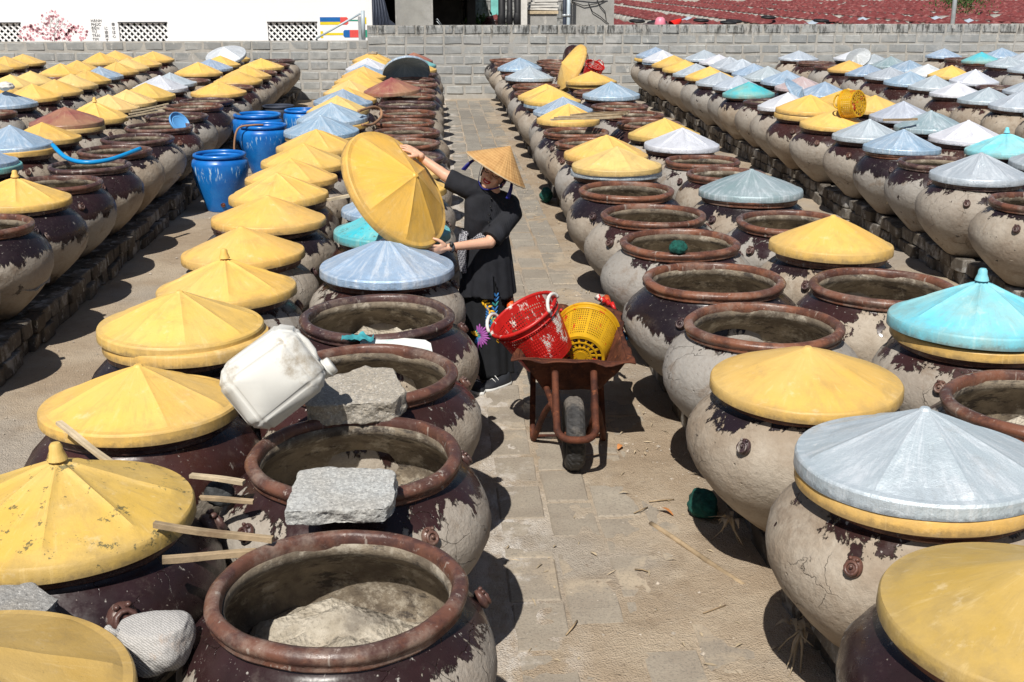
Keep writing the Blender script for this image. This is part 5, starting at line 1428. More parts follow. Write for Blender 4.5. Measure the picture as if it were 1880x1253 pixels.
def make_basket(lb, R1, R2, H, mat, hmat, bottom, axis, spin, rows=11, cols=81, cat='basket', name='plastic_basket', s=1.0):
    o = link(name, None); tag(o, lb, cat)
    sd_, bt, rm = basket(name, R1, R2, H, rows, cols, mat)
    for nm, me in (('side', sd_), ('bottom', bt), ('rim', rm)):
        p = link(nm, me, o)
        if nm != 'rim':
            so = p.modifiers.new('thickness', 'SOLIDIFY'); so.thickness = 0.004
    hm = handle_mesh(R1, hmat)
    link('handle', hm, o, (0, 0, H)); link('handle', hm, o, (0, 0, H), (0, 0, PI))
    place_axis(o, bottom, axis, spin); o.scale = (s,) * 3
    return o

# ================================================================== WHEELBARROW
wbx, wby = 0.712, 5.70
wr = link('wheelbarrow', None, loc=(wbx, wby, 0), rot=(0, 0, -0.045)); tag(wr, 'rusty wheelbarrow with plastic baskets in its tray, wheel towards the camera', 'wheelbarrow')
def wpart(name, b, mat, smooth=True, loc=(0, 0, 0), parent=None):
    return link(name, b.mesh(name, mat, smooth=smooth), parent or wr, loc)
# tray: tapered box with flared ragged lip
top = [(-0.315, 0.17, 0.575), (0.325, 0.15, 0.555), (0.335, 0.90, 0.62), (-0.315, 0.90, 0.62)]
bot = [(-0.175, 0.27, 0.355), (0.19, 0.27, 0.355), (0.19, 0.76, 0.43), (-0.175, 0.76, 0.43)]
lip = [(-0.345, 0.13, 0.578), (0.365, 0.11, 0.552), (0.375, 0.94, 0.625), (-0.345, 0.94, 0.625)]
top, bot, lip = ([(x * 0.88, y, z) for x, y, z in q] for q in (top, bot, lip))
def quadstrip(A, B_, n, b, jit=0.0, m=6):
    rows = []
    for s_ in range(m + 1):
        t = s_ / m; row = []
        for k in range(4):
            a0, a1 = Vector(A[k]).lerp(Vector(B_[k]), t), Vector(A[(k + 1) % 4]).lerp(Vector(B_[(k + 1) % 4]), t)
            for i in range(n):
                p = a0.lerp(a1, i / n)
                p += Vector((noise.noise(p * 6), noise.noise(p * 6 + Vector((5, 0, 0))), noise.noise(p * 9 + Vector((0, 5, 0))))) * (0.010 + jit * (t if jit else 0))
                row.append(p)
        rows.append(row)
    o = len(b.v); L = 4 * n
    for r in rows: b.v += [tuple(p) for p in r]
    for s_ in range(m):
        for i in range(L): b.f.append((o + s_ * L + i, o + s_ * L + (i + 1) % L, o + (s_ + 1) * L + (i + 1) % L, o + (s_ + 1) * L + i)); b.m.append(0)
    return rows
b = MB(); rows = quadstrip(bot, top, 14, b)
b.v.append((0.0, 0.53, 0.405)); ci = len(b.v) - 1
for i in range(56): b.f.append((ci, (i + 1) % 56, i)); b.m.append(0)
tray = wpart('tray', b, 'rusty_steel'); so = tray.modifiers.new('thickness', 'SOLIDIFY'); so.thickness = 0.005
b = MB(); quadstrip(top, lip, 20, b, 0.03, 3); tl = wpart('tray_lip', b, 'rusty_steel'); so = tl.modifiers.new('thickness', 'SOLIDIFY'); so.thickness = 0.008
def arc(pts, n=6):
    P = [Vector(p) for p in pts]; out = []
    for i in range(len(P) - 1):
        p0, p1, p2, p3 = P[max(i - 1, 0)], P[i], P[i + 1], P[min(i + 2, len(P) - 1)]
        for k in range(n):
            t = k / n
            out.append(0.5 * ((2 * p1) + (p2 - p0) * t + (2 * p0 - 5 * p1 + 4 * p2 - p3) * t * t + (3 * p1 - p0 - 3 * p2 + p3) * t ** 3))
    out.append(P[-1]); return out
b = MB(); b.tube(arc([(-0.095, 0.14, 0.50), (-0.098, 0.02, 0.42), (-0.10, -0.12, 0.325), (-0.095, -0.175, 0.285), (-0.05, -0.215, 0.262), (0.05, -0.215, 0.262), (0.095, -0.175, 0.285), (0.10, -0.12, 0.325), (0.105, 0.02, 0.42), (0.11, 0.14, 0.50)]), 0.019, 12); wpart('front_hoop', b, 'rusty_steel')
for s_ in (-1, 1):
    b = MB(); b.tube(arc([(s_ * 0.10, -0.12, 0.32), (s_ * 0.11, 0.10, 0.335), (s_ * 0.16, 0.40, 0.40), (s_ * 0.26, 0.95, 0.47), (s_ * 0.30, 1.42, 0.545)]), 0.017, 10); wpart('side_rail', b, 'rusty_steel')
    b = MB(); b.tube([(s_ * 0.305, 1.32, 0.528), (s_ * 0.306, 1.45, 0.55)], 0.024, 12); wpart('grip', b, 'orange_plastic')
    b = MB(); b.tube([(s_ * 0.075, 0.02, 0.20), (s_ * 0.095, -0.03, 0.30), (s_ * 0.10, -0.08, 0.345)], [0.014, .014, .014], 8); wpart('fork', b, 'rusty_steel')
    b = MB(); b.tube(arc([(s_ * 0.19, 0.66, 0.44), (s_ * 0.195, 0.56, 0.24), (s_ * 0.20, 0.46, 0.05), (s_ * 0.198, 0.41, 0.020), (s_ * 0.19, 0.36, 0.05), (s_ * 0.15, 0.20, 0.24), (s_ * 0.115, 0.10, 0.34)]), 0.017, 10); wpart('leg', b, 'rusty_steel')
b = MB(); b.tube([(-0.20, 0.42, 0.028), (0.20, 0.42, 0.028)], 0.009, 8); wpart('foot_bar', b, 'rusty_steel')
b = MB(); b.tube([(-0.17, 0.40, 0.385), (0.17, 0.40, 0.385)], 0.012, 8); wpart('cross_bar', b, 'rusty_steel')
b = MB(); b.tube([(-0.085, 0.02, 0.20), (0.085, 0.02, 0.20)], 0.009, 8); wpart('axle', b, 'rusty_steel')
# wheel
wh = link('wheel', None, wr, (0, 0.02, 0.20), (0, PI / 2, 0), (1, 1, 1.22))
b = MB(); pr = []
for i in range(17):
    a = PI + PI * (i / 16 - 0.5) * 2.0
    pr.append((0.155 + 0.045 * -math.cos(a * 1.0) if False else 0.156 + 0.044 * math.cos(PI * (i / 16 - .5) * 1.9), 0.042 * math.sin(PI * (i / 16 - .5) * 1.9)))
def wobt(r, z, a, k):
    groove = 0.0045 if (abs(z) < 0.030 and r > 0.18 and (int((a * 30 / PI) + abs(z) * 60) % 2 == 0)) else 0
    if abs(z) < 0.003: groove = 0.005
    return r - groove, z
b.lathe(pr, 120, wob=wobt); link('tyre', b.mesh('tyre', 'tyre_rubber', smooth=False), wh)
b = MB(); b.lathe([(0.135, -0.030), (0.125, -0.026), (0.06, -0.016), (0.03, -0.034), (0.012, -0.034), (0.012, 0.034), (0.03, 0.034), (0.06, 0.016), (0.125, 0.026), (0.135, 0.030), (0.142, 0.0), (0.135, -0.03)], 40); link('hub', b.mesh('hub', 'rusty_steel'), wh)

make_basket('red plastic basket with white paint drips tilted in the wheelbarrow', 0.195, 0.150, 0.275, 'red_plastic', 'slab_white', (0.615, 6.16, 0.50), (-0.50, -0.10, 0.85), 0.9)
make_basket('yellow plastic basket stained red, tipped away in the wheelbarrow', 0.180, 0.135, 0.26, 'yellow_plastic', 'red_plastic', (0.80, 6.15, 0.49), (0.26, 0.90, 0.28), 0.3, s=0.98)
make_basket('small yellow round colander lying on its side on the yellow lids', 0.16, 0.15, 0.16, 'yellow_plastic', 'yellow_plastic', (4.80, 13.10, 1.14), (-0.55, 0.72, -0.15), 0.3, 5, 45, name='colander')
make_basket('red and white plastic basket standing on the jars near the back wall', 0.19, 0.17, 0.22, 'red_plastic', 'red_plastic', (2.70, 20.1, 0.92), (0.25, -0.35, 0.8), 0.3, 5, 45, s=0.85)
o = hose('painted_stick', [(1.02, 6.80, 0.56), (1.05, 6.66, 0.55), (1.10, 6.42, 0.50)], 0.013, 'blue_rag', 'blue paint-spattered stick end poking out behind the yellow basket', 'stick')
b = MB()
for k in range(7): b.tube([(0.99 + .01 * k, 6.95 - .03 * k, .60), (1.0 + .01 * k, 6.93 - .03 * k, .62 - .01 * (k % 2)), (1.03 + .008 * k, 6.9 - .03 * k, .58)], [.012, .016, .010], 6)
o = link('red_rope', b.mesh('red_rope', 'red_plastic')); tag(o, 'knotted red rope on the far rim of the yellow basket', 'rope')
# brown jar tilted at the back on the right rows
tj = link('clay_jar', None, loc=(2.46, 21.75, 0.99), rot=(1.1, 0.5, 0.6), scale=0.55); tag(tj, 'small brown jar lying on its side among open jars near the back wall', 'jar')
link('body', jar_ms[1], tj, color=(0.05, .7, .3, 1)); link('rim', rim_ms[1], tj, color=(0.05, .5, .3, 1))
# litter: pebbles, leaves, straw
rr = random.Random(5)
b = MB(); b3 = MB(); b4 = MB()
def lowstone(B, p, s):
    vs = [p + Vector((s * rr.uniform(.6, 1) * math.cos(a), s * rr.uniform(.6, 1) * math.sin(a), rr.uniform(-.2, .1) * s)) for a in [2 * PI * i / 5 for i in range(5)]]
    vs.append(p + Vector((0, 0, s * rr.uniform(.3, .6))))
    B.add(vs, [(i, (i + 1) % 5, 5) for i in range(5)])
for _ in range(2600):
    zone = rr.random()
    if zone < 0.45: x = rr.uniform(0.98, 1.5)
    elif zone < 0.75: x = rr.uniform(0.1, 1.4)
    else: x = rr.uniform(-2.75, -1.7)
    y = 2.5 + (rr.random() ** 1.4) * 20
    lowstone(b, Vector((x, y, 0.008)), rr.uniform(0.003, 0.010) * (1.9 if rr.random() < .05 else 1))
o = link('pebbles', b.mesh('pebbles', 'pebble', smooth=False, fixn=False)); tag(o, kind='stuff', label='scattered small pebbles and crumbs on the sandy aisles', cat='pebbles')
def leaf(B, p, L, w, ang, curl):
    d = Vector((math.cos(ang), math.sin(ang), 0)); s_ = Vector((-d.y, d.x, 0)); n = 5; o_ = len(B.v)
    for i in range(n + 1):
        t = i / n; ww = w * math.sin(PI * (0.08 + 0.88 * t)); z = curl * math.sin(PI * t) * L
        c = p + d * (t - .5) * L + Vector((0, 0, 0.006 + z))
        B.v += [tuple(c - s_ * ww), tuple(c + s_ * ww + Vector((0, 0, ww * .5)))]
    for i in range(n): B.f.append((o_ + 2 * i, o_ + 2 * i + 1, o_ + 2 * i + 3, o_ + 2 * i + 2)); B.m.append(0)
for _ in range(330):
    if rr.random() < .8: x = rr.uniform(1.02, 1.42); y = 3.5 + 20 * rr.random() ** 1.1
    else: x = rr.uniform(0.3, 1.2); y = rr.uniform(3, 9)
    leaf(b3, Vector((x, y, 0.008)), rr.uniform(.02, .07), rr.uniform(.0015, .006), rr.uniform(0, 6.3), rr.uniform(0, .25))
o = link('leaf_litter', b3.mesh('leaf_litter', 'straw_debris', fixn=False)); tag(o, 'dry straw and leaf litter along the foot of the right ledge', 'litter', kind='stuff')
for k, (x, y, L, a, lb) in enumerate([(1.09, 5.12, .10, 2.3, 'orange dry leaf next to the green net bag'), (1.0, 5.95, .06, 1.0, 'small red-brown leaf on the sand right of the wheel')]):
    B = MB(); leaf(B, Vector((0, 0, 0.004)), L, .014, a, .2); o = link('fallen_leaf', B.mesh('fallen_leaf', 'orange_leaf', fixn=False), None, (x, y, .008)); tag(o, lb, 'leaf')
for k, (x, y, a, L, lb) in enumerate([(0.52, 4.10, 1.0, .12, 'thin dry twig lying on the pavers nearest the front open jar'), (0.98, 5.15, .6, .10, 'curved twig on the sand halfway between wheelbarrow and long stick'), (1.10, 5.25, 0.05, .13, 'straight twig on the sand left of the green net bag'), (0.88, 4.55, 2.6, .07, 'tiny dark twig on the middle pavers'), (1.12, 4.2, .4, .12, 'twig on the sand at the lower right of the aisle'), (0.6, 3.6, 2.0, .08, 'short twig at the very bottom of the aisle')]):
    B = MB(); B.tube([(-L / 2 * math.cos(a), -L / 2 * math.sin(a), 0), (0, 0, .004), (L / 2 * math.cos(a + .15), L / 2 * math.sin(a + .15), 0)], .0035, 5)
    o = link('twig', B.mesh('twig', 'dry_wood'), None, (x, y, .018)); tag(o, lb, 'twig')
def roots(x, y, z, seed, lb):
    o = link('dry_weed', None, loc=(x, y, z)); tag(o, lb, 'weed'); r2 = random.Random(seed); B = MB()
    for k in range(9):
        p = Vector((0, 0, 0)); pts = [p.copy()]
        d = Vector((r2.uniform(-.8, .2), r2.uniform(-.8, .8), r2.uniform(-.9, .1)))
        for _ in range(4):
            p = p + d * .028; d += Vector((r2.uniform(-.5, .5), r2.uniform(-.5, .5), r2.uniform(-.7, .2))); pts.append(p.copy())
        B.tube(pts, [.006, .008, .006, .004, .002], 5, flat=.4)
    link('stalk', B.mesh('stalk', 'straw_debris'), o)
    B = MB()
    for k in range(7): leaf(B, Vector((r2.uniform(-.06, .04), r2.uniform(-.05, .05), r2.uniform(-.05, .0))), .07, .010, r2.uniform(0, 6), .4)
    link('withered_leaf', B.mesh('withered_leaf', 'straw_debris', fixn=False), o)
roots(1.33, 4.78, 0.15, 3, 'dried straw-coloured weed dangling from the ledge by the net bag')
roots(1.36, 3.83, 0.14, 4, 'dried weed hanging from the ledge in the jar shadow at bottom right')
# ================================================================== THE WOMAN
WL = Vector((0.32, 7.10, 0))
wo = link('person', None, loc=WL); tag(wo, 'woman in black tunic and conical palm-leaf hat lifting a yellow lid', 'person')
def Wm(name, me, mods=None): return link(name, me, wo, -WL)
def remesh(b, name, mats, voxel, smooth=2, disp=None):
    me = b.mesh(name, mats, fixn=False)
    o = D.objects.new('tmp', me); COL.objects.link(o)
    m = o.modifiers.new('r', 'REMESH'); m.mode = 'VOXEL'; m.voxel_size = voxel; m.use_smooth_shade = True
    if smooth:
        q = o.modifiers.new('s', 'SMOOTH'); q.iterations = smooth; q.factor = 0.6
    dg = bpy.context.evaluated_depsgraph_get(); out = D.meshes.new_from_object(o.evaluated_get(dg))
    D.objects.remove(o)
    out.name = name
    if not out.materials: 
        for mm in (mats if isinstance(mats, (list, tuple)) else [mats]): out.materials.append(M[mm])
    if disp:
        out.update()
        for v in out.vertices: v.co = disp(v.co.copy(), v.normal.copy())
    out.polygons.foreach_set('use_smooth', [True] * len(out.polygons))
    out.update()
    return out
Uh = Vector((0.52, 0.02, 0.855)).normalized()                 # head / hat axis
Fw = Vector((-0.42, -0.86, -0.02)); Fw = (Fw - Uh * Fw.dot(Uh)).normalized()
Rt = Fw.cross(Uh).normalized()                                # towards her left (image right)
Hc = Vector((0.372, 7.09, 1.352))
HM = Matrix((Rt, -Fw, Uh)).transposed()
def H(r, f, u): return Hc + Rt * r + Fw * f + Uh * u
b = MB()
b.ball(H(0, -0.004, 0.022), (0.074, 0.090, 0.090), 20, 14, mat=HM)        # skull
b.ball(H(0, 0.022, -0.030), (0.060, 0.062, 0.072), 20, 14, mat=HM)        # jaw and cheeks
b.ball(H(0, 0.045, -0.080), (0.026, 0.024, 0.022), 12, 8, mat=HM)         # chin
for s_ in (-1, 1):
    b.ball(H(s_ * 0.034, 0.052, -0.022), (0.024, 0.022, 0.024), 12, 8, mat=HM)
    b.ball(H(s_ * 0.076, -0.004, -0.008), (0.010, 0.018, 0.028), 10, 8, mat=HM)
b.capsule(H(0, 0.083, 0.014), H(0, 0.099, -0.024), 0.008, 0.0125, 10)      # nose
b.ball(H(0.011, 0.090, -0.028), 0.0085, 8, 6); b.ball(H(-0.011, 0.090, -0.028), 0.0085, 8, 6)
NB = Vector((0.362, 7.12, 1.225))
b.capsule(H(0, -0.015, -0.055), NB, 0.045, 0.052)
SR, SL = Vector((0.225, 7.08, 1.268)), Vector((0.470, 7.15, 1.160))
HP = Vector((0.33, 7.15, 0.80))
b.capsule(SR, SL, 0.040, 0.040); b.capsule(NB + Vector((0, 0.01, -.06)), HP, 0.065, 0.075)
ER, WRi = Vector((0.075, 7.11, 1.345)), Vector((-0.075, 7.165, 1.452))
EL, WLe = Vector((0.335, 6.985, 0.955)), Vector((0.085, 6.865, 0.955))
b.capsule(SR, ER, 0.046, 0.037); b.capsule(ER, WRi, 0.036, 0.023)
b.capsule(SL, EL, 0.046, 0.037); b.capsule(EL, WLe, 0.036, 0.023)
for (k, x, y) in ((0, 0.245, 7.02), (1, 0.385, 7.06)):
    kx = 0.33 + (0.04 if k else -0.045)
    b.capsule((kx, 7.15, 0.78), (kx, 7.14, 0.45), 0.065, 0.048)
    b.capsule((kx, 7.14, 0.45), (x, y + .06, 0.08), 0.044, 0.033)
    b.capsule((x, y + .05, 0.07), (x - .005, y - .03, 0.045), 0.030, 0.022)
def finger(B, base, dirs, lens, rads):
    p = Vector(base); 
    for d, L, (ra, rb_) in zip(dirs, lens, rads):
        q = p + Vector(d).normalized() * L
        B.capsule(p, q, ra, rb_, 10); p = q
def hand(B, wrist, fwd, side, palm_n, curl, splay=0.16, s=1.0):
    fwd, side, palm_n = Vector(fwd).normalized(), Vector(side).normalized(), Vector(palm_n).normalized()
    pc = Vector(wrist) + fwd * 0.045 * s
    Mh = Matrix((side, fwd, palm_n)).transposed()
    B.ball(pc, (0.037 * s, 0.048 * s, 0.0145 * s), 16, 10, mat=Mh)
    B.capsule(wrist, pc, 0.021 * s, 0.019 * s)
    for k, (off, L) in enumerate(((0.0285, 0.070), (0.0098, 0.079), (-0.0098, 0.073), (-0.0275, 0.058))):
        base = Vector(wrist) + fwd * (0.082 if k in (1, 2) else 0.076) * s + side * off * s
        a = (off / 0.0285) * splay
        d0 = (fwd + side * a).normalized()
        ds = [(d0 + palm_n * curl * w).normalized() for w in (0.35, 1.0, 1.9)]
        finger(B, base - d0 * 0.018 * s, ds, [L * .55 * s, L * .36 * s, L * .27 * s], [(0.0086 * s, 0.0078 * s), (0.0078 * s, 0.0070 * s), (0.0070 * s, 0.0058 * s)])
    tb = Vector(wrist) + fwd * 0.022 * s + side * 0.024 * s
    finger(B, tb, [side * 0.9 + fwd * 0.75 + palm_n * .35, side * 0.55 + fwd + palm_n * .5, side * .2 + fwd + palm_n * .6], [0.034 * s, 0.028 * s, 0.022 * s], [(0.0125 * s, 0.0105 * s), (0.0102 * s, 0.0088 * s), (0.0088 * s, 0.0068 * s)])
# raised hand lies over the far rim of the lid; lower hand cups the near rim from below
nL = Vector((0.69, -0.45, 0.565)).normalized()
d1 = Vector((-0.80, 0.10, 0.50)).normalized()
hand(b, WRi + Vector((.004, -.03, .012)), d1, d1.cross(nL) * -1, -nL + d1 * 0.1, 0.55)
d2 = Vector((-0.95, -0.28, -0.12)).normalized()
hand(b, WLe + Vector((-.004, 0, 0)), d2, (Vector((0.1, -0.45, 0.9)) - d2 * Vector((0.1, -0.45, 0.9)).dot(d2)), Vector((-0.30, 0.85, 0.45)), 0.50)
body = remesh(b, 'person_body', 'skin', 0.0036, 3)
Wm('body', body)
# face details
def fm(name, B, mat): return Wm(name, B.mesh(name, mat))
for s_ in (-1, 1):
    B = MB(); B.tube([H(s_ * (0.030 + 0.022 * math.cos(a) * 1.05), 0.089 - 0.010 * abs(math.cos(a)), 0.010 + 0.0165 * math.sin(a)) for a in [2 * PI * i / 18 for i in range(18)]], 0.0021, 6, closed=True); fm('spectacle_frame', B, 'frame_black')
    B = MB(); B.tube([H(s_ * 0.052, 0.080, 0.014), H(s_ * 0.074, 0.04, 0.012), H(s_ * 0.080, 0.0, 0.005)], 0.0018, 5); fm('spectacle_arm', B, 'frame_black')
    B = MB(); B.tube([H(s_ * (0.018 + .026 * t), 0.077 - 0.008 * t, 0.006 + 0.004 * math.sin(PI * t) * -1) for t in (0, .3, .6, 1)], [0.0012, .0026, .0026, .001], 6); fm('eye', B, 'hair_black')
    B = MB(); B.tube([H(s_ * (0.014 + .034 * t), 0.081 - 0.014 * t, 0.033 + 0.005 * math.sin(PI * t)) for t in (0, .3, .6, 1)], [0.0015, .003, .0028, .001], 6); fm('eyebrow', B, 'hair_black')
B = MB(); B.tube([H(-0.009, 0.090, 0.012), H(0, 0.094, 0.014), H(0.009, 0.090, 0.012)], 0.0018, 5); fm('spectacle_bridge', B, 'frame_black')
B = MB(); n = 9
B.tube([H(0.027 * (2 * t - 1), 0.0865 - 0.012 * (2 * t - 1) ** 2, -0.050 + 0.007 * (2 * t - 1) ** 2) for t in [i / n for i in range(n + 1)]], [0.001] + [0.0042] * (n - 1) + [0.001], 7)
B.tube([H(0.025 * (2 * t - 1), 0.0855 - 0.012 * (2 * t - 1) ** 2, -0.0625 + 0.014 * (2 * t - 1) ** 2) for t in [i / n for i in range(n + 1)]], [0.001] + [0.0048] * (n - 1) + [0.001], 7); fm('lips', B, 'lip_red')
B = MB(); B.tube([H(0.019 * (2 * t - 1), 0.0845 - 0.010 * (2 * t - 1) ** 2, -0.0555 + 0.010 * (2 * t - 1) ** 2) for t in [i / n for i in range(n + 1)]], 0.0042, 7); fm('teeth', B, 'teeth_white')
B = MB()
B.ball(H(0, -0.016, 0.034), (0.081, 0.088, 0.088), 20, 14, mat=HM)
for s_ in (-1, 1): B.capsule(H(s_ * 0.070, 0.012, 0.02), H(s_ * 0.072, -0.012, -0.045), 0.016, 0.010)
B.capsule(H(0, -0.075, 0.0), H(0, -0.070, -0.07), 0.045, 0.03)
hair = remesh(B, 'hair', 'hair_black', 0.006, 2, lambda c, n_: c + n_ * 0.002 * math.sin(c.x * 900 + c.z * 300)); Wm('hair', hair)
# hat
hq = Uh.to_track_quat('Z', 'Y')
hat = link('hat', None, wo, H(0.004, 0.012, 0.030) - WL, hq)
B = MB(); n = 26; prof = []
for i in range(n + 1):
    t = i / n; prof.append((0.208 * t + 0.0015, 0.168 * (1 - t) ** 1.03))
prof += [(0.2105, -0.003), (0.206, -0.005)] + [(0.208 * t, 0.162 * (1 - t) ** 1.03 - 0.004) for t in (0.95, .7, .4, .1)]
def hw(r, z, a, k): return r, z + 0.0016 * math.sin(16 * a) * (r / 0.2) + (0.0012 if k % 2 else 0) * (k < n)
B.lathe(prof, 96, wob=hw); link('cone', B.mesh('hat_cone', 'palm_leaf'), hat)
B = MB(); B.tube([(0.2095 * math.cos(a), 0.2095 * math.sin(a), 0.0) for a in [2 * PI * i / 48 for i in range(48)]], 0.0035, 6, closed=True); link('brim_hoop', B.mesh('hoop', 'pale_wood'), hat)
def ribbon(name, pts, w, mat='navy_ribbon', wdir=(0, 0, 1)):
    P = arc(pts, 5); B = MB(); up = Vector(wdir)
    for p in P:
        B.v += [tuple(p - up * w), tuple(p + up * w)]
    for i in range(len(P) - 1): B.f.append((2 * i, 2 * i + 1, 2 * i + 3, 2 * i + 2)); B.m.append(0)
    o = Wm(name, B.mesh(name, mat, fixn=False)); so = o.modifiers.new('t', 'SOLIDIFY'); so.thickness = 0.0025; return o
ribbon('chin_ribbon', [H(-0.095, 0.02, 0.03), H(-0.079, 0.035, -0.035), H(-0.045, 0.060, -0.080), H(0, 0.062, -0.105), H(0.045, 0.058, -0.085), H(0.080, 0.030, -0.035), H(0.100, 0.01, 0.025)], 0.006, wdir=Fw * .5 + Uh * .8)
for s_, x in ((-1, -0.125), (1, 0.135)):
    for q in (-1, 1):
        ribbon('ribbon_bow', [H(x, 0.04, 0.028), H(x + s_ * .02, 0.05 + .01 * q, -.01), H(x + s_ * .03, 0.05 + .018 * q, -.05), H(x + s_ * .035 , 0.05 + .02 * q, -0.075)], 0.008, wdir=Rt * .9 + Fw * .4)
# blouse: loft torso + sleeves, fused, with fine pleats
def loft(B, rings, seg=40):
    o = len(B.v)
    for (c, ax, ay, rx, ry) in rings:
        c, ax, ay = Vector(c), Vector(ax).normalized(), Vector(ay).normalized()
        for k in range(seg):
            a = 2 * PI * k / seg; B.v.append(tuple(c + ax * rx * math.cos(a) + ay * ry * math.sin(a)))
    for i in range(len(rings) - 1):
        for k in range(seg):
            j = (k + 1) % seg; B.f.append((o + i * seg + k, o + i * seg + j, o + (i + 1) * seg + j, o + (i + 1) * seg + k)); B.m.append(0)
    B.f.append(tuple(o + k for k in range(seg))[::-1]); B.m.append(0)
    q = o + (len(rings) - 1) * seg
    B.f.append(tuple(q + k for k in range(seg))); B.m.append(0)
sh_ax = (SL - SR).normalized()
B = MB()
fy = Vector((0.22, 1, 0))
loft(B, [((0.350, 7.115, 1.252), sh_ax, fy, 0.060, 0.055), ((0.350, 7.115, 1.235), sh_ax, fy, 0.098, 0.070), ((0.347, 7.115, 1.205), sh_ax, fy, 0.150, 0.086),
         ((0.340, 7.12, 1.150), (1, .25, -.3), fy, 0.160, 0.104), ((0.330, 7.12, 1.085), (1, .25, -.15), fy, 0.152, 0.112), ((0.322, 7.13, 1.02), (1, .25, -.05), fy, 0.142, 0.105), ((0.320, 7.14, 0.965), (1, .25, 0), fy, 0.136, 0.100)])
B.capsule(SR, SL, 0.062, 0.064)
def sleeve(p0, p1, p2, r0, r1):
    p0, p1, p2 = Vector(p0), Vector(p1), Vector(p2)
    B.tube([p0, p0.lerp(p1, .5), p1, p1.lerp(p2, .5), p2], [r0, r0 * 1.04, (r0 + r1) / 2, r1, r1 * 1.03], 20)
sleeve(SR + sh_ax * .03, SR + Vector((-.05, .01, .02)), SR.lerp(ER, 0.92) + Vector((0, 0, -.012)), 0.066, 0.062)
sleeve(SL - sh_ax * .03, SL + Vector((.012, -.03, -.05)), SL.lerp(EL, 0.93), 0.068, 0.066)
def pleat(c, n_):
    w = 0.0
    front = max(0, -n_.y)
    if 1.0 < c.z < 1.20 and front > .2:
        w += 0.0016 * math.sin((c.x + 0.25 * (c.z - 1.1)) * 480) * front
    w += 0.006 * noise.noise(c * 11) + 0.004 * noise.noise(Vector((c.x * 26, c.y * 26, c.z * 9)))
    return c + n_ * w
Wm('blouse', remesh(B, 'blouse', 'black_cloth', 0.006, 3, pleat))
B = MB()
for k in range(5):
    t = k / 4; p = Vector((0.350, 7.035, 1.215)).lerp(Vector((0.325, 7.005, 1.03)), t); B.ball(p + Vector((0, -.004 - .012 * math.sin(PI * t), 0)), 0.0062, 8, 6)
fm('buttons', B, 'frame_black')
# tunic skirt and long under-skirt as pleated lofts
def cloth_skirt(name, z0, z1, c0, c1, r0, r1, folds, amp, mat, slit=None, seg=180, rows=36, seed=0, ry=0.78):
    B = MB()
    for i in range(rows + 1):
        t = i / rows; z = z0 + (z1 - z0) * t
        c = Vector(c0).lerp(Vector(c1), t)
        for k in range(seg):
            a = 2 * PI * k / seg
            f_ = amp * (t ** 0.8) * (math.sin(folds * a + seed + 0.8 * math.sin(2 * a)) * 0.6 + 0.5 * noise.noise(Vector((math.cos(a) * 2.3, math.sin(a) * 2.3, seed + t * 0.8))) + 0.35 * math.sin(folds * 2.3 * a + seed * 2))
            r = r0 + (r1 - r0) * t ** 0.75 + f_
            hem = 0.012 * math.sin(3 * a + seed) * (t > .98)
            B.v.append((c.x + r * math.cos(a), c.y + ry * r * math.sin(a), z + hem))
    for i in range(rows):
        for k in range(seg):
            if slit and slit[0] <= k < slit[0] + max(1, int(slit[1] * (i / rows - slit[2]) / (1 - slit[2]))) and i / rows > slit[2]: continue
            j = (k + 1) % seg; B.f.append((i * seg + k, i * seg + j, (i + 1) * seg + j, (i + 1) * seg + k)); B.m.append(0)
    o = Wm(name, B.mesh(name, mat, fixn=False)); so = o.modifiers.new('t', 'SOLIDIFY'); so.thickness = 0.003; return o
cloth_skirt('tunic_skirt', 0.985, 0.585, (0.320, 7.14, 0), (0.325, 7.15, 0), 0.134, 0.178, 7, 0.013, 'black_cloth', slit=(141, 9, 0.62), seed=1.3)
cloth_skirt('trousers', 0.80, 0.070, (0.322, 7.15, 0), (0.330, 7.145, 0), 0.130, 0.160, 6, 0.014, 'trouser_cloth', seed=4.0)
# checked sash round the waist with a hanging tail
B = MB()
for i in range(7):
    t = i / 6; z = 1.012 - 0.055 * t
    for k in range(60):
        a = 2 * PI * k / 60; r = 0.146 + 0.006 * math.sin(PI * t) + .002 * math.sin(9 * a)
        B.v.append((0.320 + r * math.cos(a), 7.138 + 0.80 * r * math.sin(a), z + 0.008 * math.sin(a + 1)))
for i in range(6):
    for k in range(60): B.f.append((i * 60 + k, i * 60 + (k + 1) % 60, (i + 1) * 60 + (k + 1) % 60, (i + 1) * 60 + k)); B.m.append(0)
sash = Wm('sash', B.mesh('sash', 'gingham', fixn=False))
B = MB()
for i in range(19):
    t = i / 18
    c = Vector((0.178, 7.045, 1.00)) + Vector((-0.012 * math.sin(t * 3), -0.010 - .01 * math.sin(t * 5), -0.25 * t))
    w = 0.024 + 0.006 * math.sin(t * 4)
    for k in range(5):
        B.v.append(tuple(c + Vector((0.9, -0.35, 0)) * (k / 4 - .5) * 2 * w + Vector((0, -0.008 * math.sin(k * 2 + t * 4), 0))))
for i in range(18):
    for k in range(4): B.f.append((i * 5 + k, i * 5 + k + 1, i * 5 + k + 6, i * 5 + k + 5)); B.m.append(0)
tail = Wm('sash_tail', B.mesh('sash_tail', 'gingham', fixn=False)); so = tail.modifiers.new('t', 'SOLIDIFY'); so.thickness = 0.004
B = MB(); B.ball((0.190, 7.045, 0.995), (0.022, 0.018, 0.02), 12, 8); fm('sash_knot', B, 'gingham')
